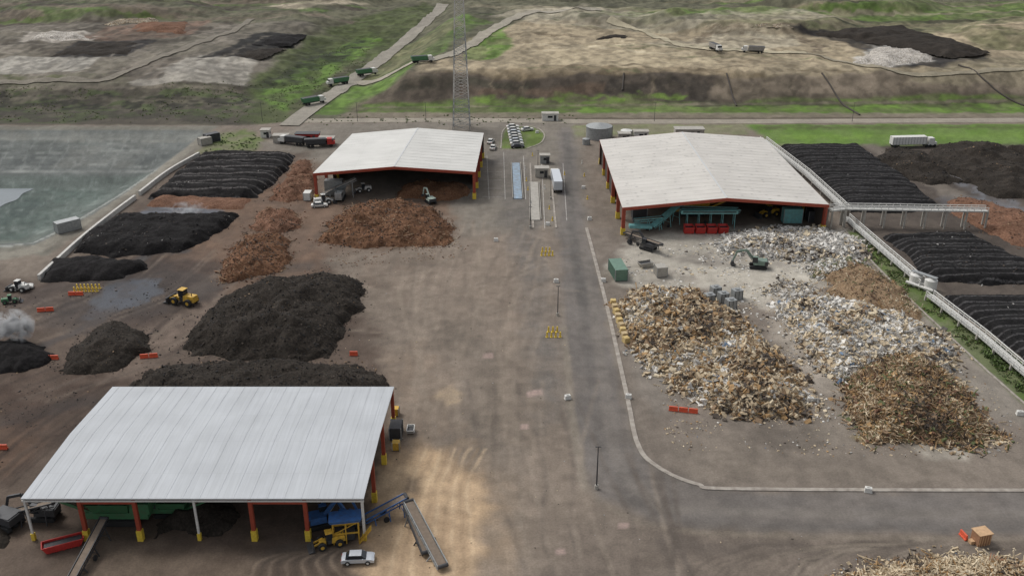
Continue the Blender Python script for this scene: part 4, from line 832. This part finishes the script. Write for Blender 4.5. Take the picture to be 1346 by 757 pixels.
# ------------------------------------------------------------- elevated covered conveyor (right)
def gallery(name,pts,zs,w,legh,legstep=6,rail=True):
    m=MB()
    for i in range(len(pts)-1):
        A=Vector((*pts[i],zs[i]));B=Vector((*pts[i+1],zs[i+1])); d=(B-A);L_=d.length;d.normalize(); r=d.cross(Vector((0,0,1))).normalized()
        m.beam(A,B,w,.35,2)
        for s in (-1,1):
            o=r*(s*w/2); m.beam(A+o+Vector((0,0,1.1)),B+o+Vector((0,0,1.1)),.16,.16,0); m.beam(A+o+Vector((0,0,.6)),B+o+Vector((0,0,.6)),.1,.1,0)
            n=max(2,int(L_/1.8))
            for k in range(n+1): p=A+(B-A)*(k/n)+o; m.beam(p,p+Vector((0,0,1.1)),.12,.12,0)
        n=max(1,int(L_/legstep))
        for k in range(n+1):
            p=A+(B-A)*(k/n)
            if p.z>.8:
                for s in (-1,1): m.beam(p+r*(s*w*.45),Vector((p.x,p.y,0))+r*(s*w*.5),.4,.4,1)
                if legh: m.beam(p-r*(w*.5)-Vector((0,0,.4)),p+r*(w*.5)-Vector((0,0,.4)),.35,.35,1)
    return m.obj(name,[M_white,M_conc,mat('gallery_deck',c(178,177,172),.8,.2,1)])
gallery('elevated_conveyor_gallery',[G(1092,276,5),G(1110,274,5),G(1297,277,5)],[5,5,5],2.0,True,5)
gallery('conveyor_walkway',[G(1003,184,2),G(1060,228,2),G(1112,276,2)],[2,2,2],2.2,False,8)
gallery('conveyor_walkway',[G(1112,286,1.2),G(1160,328,1.2),G(1214,374,1.2)],[1.2,1.2,1.2],1.8,False,6)
gallery('conveyor_walkway',[G(1222,388,1.2),G(1290,440,1.2),G(1360,500,1.2),G(1500,620,1.2)],[1.2]*4,1.8,False,5)
m=MB(); p=G(1212,378,0)
for s in (-1,1): m.cyl((s*1.8,0,0),(s*1.8,0,2.6),1.4,n=16,m=0); m.cyl((s*1.8,0,2.6),(s*1.8,0,3.2),1.4,.3,16,0)
m.box(0,0,3.3,6,1.2,.15,1); m.cyl((-3.2,-1.5,.8),(3.4,-1.5,.8),.35,n=10,m=0); m.obj('filter_tank_station',[M_white,M_steel],loc=(p[0],p[1],0),rz=-.9)
def wall(name,px,w,h,mt): return kerb(name,[tuple(p) for p in catmull(GP(px,0),6)],w,h,mt)
M_wl=mat('wall_concrete_pale',c(190,187,180),.85,.15,1)
wall('concrete_wall',[(52,368),(78,344),(110,315),(150,283),(178,262)],.7,1.3,M_wl)
wall('concrete_wall',[(184,257),(222,228),(262,205)],.7,1.3,M_wl)
container(90,303,45,6,2.6,2.8,M_steel,'pump_house');container(279,186,45,5,2.6,2.8,M_dk,'pump_house');container(270,190,45,4,2.4,2.4,M_conc,'pump_house');
Mw=mat('water',c(80,90,94),.25,.1,.3)
P=GP([(-200,300),(-200,246),(-40,244),(10,240),(38,240),(49,243),(42,249),(30,254),(22,262),(6,268),(-10,278),(-40,290)],-3.2); P=catmull(P+[P[0]],4)[:-1]
wd=mkmesh('pond_water',[(x,y,-3.3) for x,y in P],[tuple(range(len(P)))],[Mw])
# ------------------------------------------------------------- lattice tower
m=MB(); hT=75; 
def lv(z): return 2.6*(1-z/hT)+.45
zs=np.linspace(0,hT,34); cor=lambda z,k:(lv(z)*(1 if k in(0,3) else -1),lv(z)*(1 if k<2 else -1),z)
for i in range(len(zs)-1):
    for k in range(4):
        mm=1 if (i//5)%2 else 0
        m.beam(cor(zs[i],k),cor(zs[i+1],k),.24,.24,mm); m.beam(cor(zs[i],k),cor(zs[i+1],(k+1)%4),.1,.1,mm); m.beam(cor(zs[i],(k+1)%4),cor(zs[i+1],k),.1,.1,mm); m.beam(cor(zs[i+1],k),cor(zs[i+1],(k+1)%4),.1,.1,mm)
p=loc(607,169); m.obj('lattice_tower',[M_steel,mat('tower_white',c(190,186,180),.6)],loc=p)
# ------------------------------------------------------------- gate area
tank(787,181,4.5,4.2); tank(823,181,2,2.6,M_white); tank(770,190,1.2,2,M_steel)
semi(731,244,92,body=M_sil); 
def hut(u,v,sx,sy,h,rz=0,wallm=M_white,roofm=None):
    b=MB(); b.box(0,0,h/2,sx,sy,h,0); b.box(0,0,h+.12,sx+.5,sy+.5,.2,1); b.box(0,-sy/2-.02,h*.6,sx*.3,.05,h*.3,2); b.box(sx*.3,-sy/2-.02,h*.42,.9,.05,h*.8,3); b.box(sx/2+.02,0,h*.6,.05,sy*.4,h*.3,2)
    return b.obj('site_office_hut',[wallm,roofm or M_conc,M_glass,M_dk],loc=loc(u,v),rz=rz)
hut(712,232,4,2.6,2.8,wallm=M_conc);hut(716,214,3,2.4,2.6,wallm=M_steel);hut(723,158,6,3,2.6);hut(405,185,8,3,2.6,wallm=M_rd,roofm=M_dk);hut(430,190,5,3,2.4,wallm=M_conc);hut(370,187,5,3,2.5,wallm=M_conc);hut(350,180,3,3,2.6,wallm=M_white);hut(842,182,5,3,2.6);hut(820,184,4,3,2.4,wallm=M_conc);hut(905,180,10,4,3,wallm=M_conc)
truck(420,193,10,M_rd,bed=M_dk);truck(385,190,160,M_white,bed=M_dk)
semi(1198,193,5,'semi_trailer_truck')
for (u0,v0,u1,v1,mm) in [(678,215,681,262,mat('scale_blue',c(128,152,172),.6,.2,1,dirt=(120,116,110),dirt_amt=.8)),(702,240,704,290,M_conc)]:
    a=G(u0,v0,0);bb=G(u1,v1,0); b=MB(); b.beam((a[0],a[1],.12),(bb[0],bb[1],.12),2.4,.2,0); b.beam((a[0]-1.5,a[1],.3),(bb[0]-1.5,bb[1],.3),.15,.35,1);b.beam((a[0]+1.5,a[1],.3),(bb[0]+1.5,bb[1],.3),.15,.35,1); b.obj('truck_scale',[mm,M_conc])
for k,(u,v) in enumerate([(690,222),(692,238),(694,250),(698,268),(722,275),(726,290),(716,248),(742,230),(700,205),(765,215),(768,232),(772,262)]): 
    m=MB(); m.cyl((0,0,0),(0,0,1.1),.15,.12,8,0); m.box(0,0,.05,.5,.5,.1,0); m.obj('safety_bollard',[M_yel if k%3 else M_white],loc=loc(u,v))
truck(482,101,35,M_white,bed=M_gn);truck(445,112,215,M_white,bed=M_gn);truck(412,138,40,M_white,bed=M_gn);truck(555,83,20,M_white)
for u,v in [(940,68),(990,71)]: truck(u,v,random.uniform(0,360),M_white,bed=mat('truck_grey',c(140,136,130),.7))
for px,h,mt in [([(1120,82),(1150,62),(1200,60),(1240,66),(1225,80),(1170,88)],2.0,M_rubble),([(1060,42),(1090,30),(1180,36),(1240,52),(1300,72),(1250,80),(1150,58)],2.6,M_comp),([(780,52),(800,46),(830,48),(820,54)],2,M_comp),([(990,34),(1005,27),(1050,30),(1040,38)],2,M_debris),([(40,52),(60,42),(110,44),(120,52)],2.5,M_rubble),([(160,44),(180,30),(250,30),(240,44)],3,M_red),([(70,74),(100,57),(205,53),(165,73)],1.4,M_comp),([(262,76),(300,64),(372,66),(345,80)],1.4,M_comp),([(302,62),(332,46),(402,47),(380,64)],1.6,M_black),([(130,34),(150,26),(210,24),(200,32)],3,M_debris)]:
    W_=GP(px); zc=float(np.mean([base_z(*p) for p in W_])); heap('landfill_heap',None,h,[mt],.5,.9,5,1.0,world=W_,zb=zc-.6,lobes=0)
M_dark_line=mat('drain_pipe',c(66,60,54),.9)
for px in [[(955,98),(962,125),(968,140)],[(1080,98),(1100,128),(1130,152)],[(1260,86),(1300,112),(1346,140)],[(820,98),(818,120)]]:
    P=catmull(GP(px),6); m=MB(); zt=[float(terrain(np.array([p[0]]),np.array([p[1]]))[0])+.2 for p in P]
    for i in range(len(P)-1): m.cyl((P[i][0],P[i][1],zt[i]),(P[i+1][0],P[i+1][1],zt[i+1]),.35,n=6)
    m.obj('drain_pipe',[M_dark_line])
# ------------------------------------------------------------- vegetation clumps
def shrubs(name,px,n,r0,r1,cols,seed,leaves=14,leaf=.35,thr=(.4,.6),nl=15):
    P=GP(px); r=np.random.default_rng(seed); xs=[p[0] for p in P]; ys_=[p[1] for p in P]
    x=r.uniform(min(xs),max(xs),n*4); y=r.uniform(min(ys_),max(ys_),n*4); k=(sdpoly(x,y,P)>0)&(r.random(n*4)<sst(thr[0],thr[1],fbm(x/nl+seed,y/nl,4))); x,y=x[k][:n],y[k][:n]; m=len(x); z=terrain(x,y)
    R=r.uniform(r0,r1,m); ct=np.repeat(np.stack([x,y,z+R*.3],1),leaves,0); RR_=np.repeat(R,leaves)[:,None]
    d=r.normal(size=(m*leaves,3)); d/=np.linalg.norm(d,axis=1)[:,None]; d[:,2]*=.6; cc=ct+d*RR_*r.uniform(.5,1,(m*leaves,1))
    a=r.normal(size=(m*leaves,3)); a/=np.linalg.norm(a,axis=1)[:,None]; b=np.cross(a,r.normal(size=(m*leaves,3))); b/=np.linalg.norm(b,axis=1)[:,None]; s=leaf*RR_*r.uniform(.7,1.3,(m*leaves,1))
    V=np.stack([cc-a*s-b*s*.6,cc+a*s-b*s*.6,cc+a*s+b*s*.6,cc-a*s+b*s*.6],1).reshape(-1,3); Fc=np.arange(len(V)).reshape(-1,4)
    mkmesh(name,V,Fc,cols,r.integers(0,len(cols),len(Fc)))
L1=mat('leaf_green',c(94,116,58),.8,.2,4);L2=mat('leaf_dark',c(70,82,48),.8,.2,4);L3=mat('leaf_olive',c(110,112,74),.8,.2,4)
shrubs('roadside_bushes',[(1120,306),(1140,304),(1205,365),(1235,398),(1290,440),(1500,585),(1500,620),(1346,520),(1210,402),(1150,346)],1300,.15,.5,[L1,L2,L3],3,10,.4,(.45,.6),5)
shrubs('roadside_bushes',[(1290,462),(1310,450),(1346,478),(1500,590),(1500,620),(1346,520)],160,.4,1.0,[L1,L2],4,40,.25,(.1,.3),5)
shrubs('hillside_scrub',[(-300,162),(-300,112),(160,112),(330,112),(380,90),(470,50),(500,75),(390,150),(370,162)],2500,.12,.4,[L2,L3,L1],5,8,.5,(.35,.75),8)
shrubs('roadside_bushes',[(400,160),(420,150),(760,152),(760,163),(640,166),(420,166)],120,.2,.5,[L1,L2],8,20,.3,(.35,.6),8)
shrubs('roadside_bushes',[(250,205),(275,178),(335,172),(345,185),(330,205)],140,.2,.5,[L1,L2],9,14,.35,(.35,.6),6)
for u in (345,470,560,860,1120): pole(u,160,7,.09,'utility_pole',False,True)
# ------------------------------------------------------------- steam
def steam(u,v,h,r,dens,name='steam_cloud',lean=(2,1),thr=(.46,.62)):
    p=G(u,v,0); me=bpy.data.meshes.new(name); bm=bmesh.new(); bmesh.ops.create_icosphere(bm,subdivisions=3,radius=1)
    for vv in bm.verts:
        k=(vv.co.z+1)/2; s=r*(.5+.8*k); vv.co=Vector((vv.co.x*s+lean[0]*k,vv.co.y*s+lean[1]*k,(vv.co.z+1)*h/2))
    bm.to_mesh(me); bm.free(); o=bpy.data.objects.new(name,me); scene.collection.objects.link(o); o.location=(p[0],p[1],.3)
    m=bpy.data.materials.new(name); m.use_nodes=True; nt=m.node_tree; N=nt.nodes; L=nt.links; N.remove(N['Principled BSDF']); pv=N.new('ShaderNodeVolumePrincipled'); pv.inputs['Color'].default_value=(.97,.97,.97,1)
    tc=N.new('ShaderNodeTexCoord'); n=N.new('ShaderNodeTexNoise'); n.inputs['Scale'].default_value=.4; n.inputs['Detail'].default_value=5; n.inputs['Distortion'].default_value=.8; L.new(tc.outputs['Object'],n.inputs['Vector'])
    g=N.new('ShaderNodeTexGradient'); g.gradient_type='SPHERICAL'; mp=N.new('ShaderNodeMapping'); mp.inputs['Location'].default_value=(-.5,-.5,-.5); L.new(tc.outputs['Generated'],mp.inputs['Vector'])
    mp2=N.new('ShaderNodeVectorMath'); mp2.operation='SCALE'; mp2.inputs['Scale'].default_value=2.0; L.new(mp.outputs['Vector'],mp2.inputs[0]); L.new(mp2.outputs['Vector'],g.inputs['Vector'])
    mr=N.new('ShaderNodeMapRange'); mr.inputs['From Min'].default_value=thr[0]; mr.inputs['From Max'].default_value=thr[1]; mr.inputs['To Max'].default_value=dens; L.new(n.outputs['Fac'],mr.inputs['Value'])
    mu=N.new('ShaderNodeMath'); mu.operation='MULTIPLY'; L.new(mr.outputs['Result'],mu.inputs[0]); L.new(g.outputs['Fac'],mu.inputs[1]); L.new(mu.outputs['Value'],pv.inputs['Density']); L.new(pv.outputs['Volume'],N['Material Output'].inputs['Volume'])
    me.materials.append(m)
steam(30,458,7.5,4.5,5.0,lean=(-3,2)); steam(235,280,2.0,7,.8,lean=(3,0),thr=(.5,.68))
# ------------------------------------------------------------- light
w=bpy.data.worlds.new('World'); scene.world=w; w.use_nodes=True; N=w.node_tree.nodes; L=w.node_tree.links; bg=N['Background']
sk=N.new('ShaderNodeTexSky'); sk.sky_type='NISHITA'; sk.sun_disc=False; EL,AZ=math.radians(52),math.radians(-50); sk.sun_elevation=EL; sk.sun_rotation=AZ; sk.dust_density=3; sk.air_density=1
hs=N.new('ShaderNodeHueSaturation'); hs.inputs['Saturation'].default_value=.25; L.new(sk.outputs['Color'],hs.inputs['Color']); L.new(hs.outputs['Color'],bg.inputs['Color']); bg.inputs['Strength'].default_value=.15
sl=bpy.data.lights.new('sun','SUN'); sl.energy=1.5; sl.angle=math.radians(20); sl.color=(1,.985,.955); so=bpy.data.objects.new('sun',sl); scene.collection.objects.link(so)
d=Vector((math.sin(AZ)*math.cos(EL),math.cos(AZ)*math.cos(EL),math.sin(EL))); so.rotation_euler=d.to_track_quat('Z','Y').to_euler()
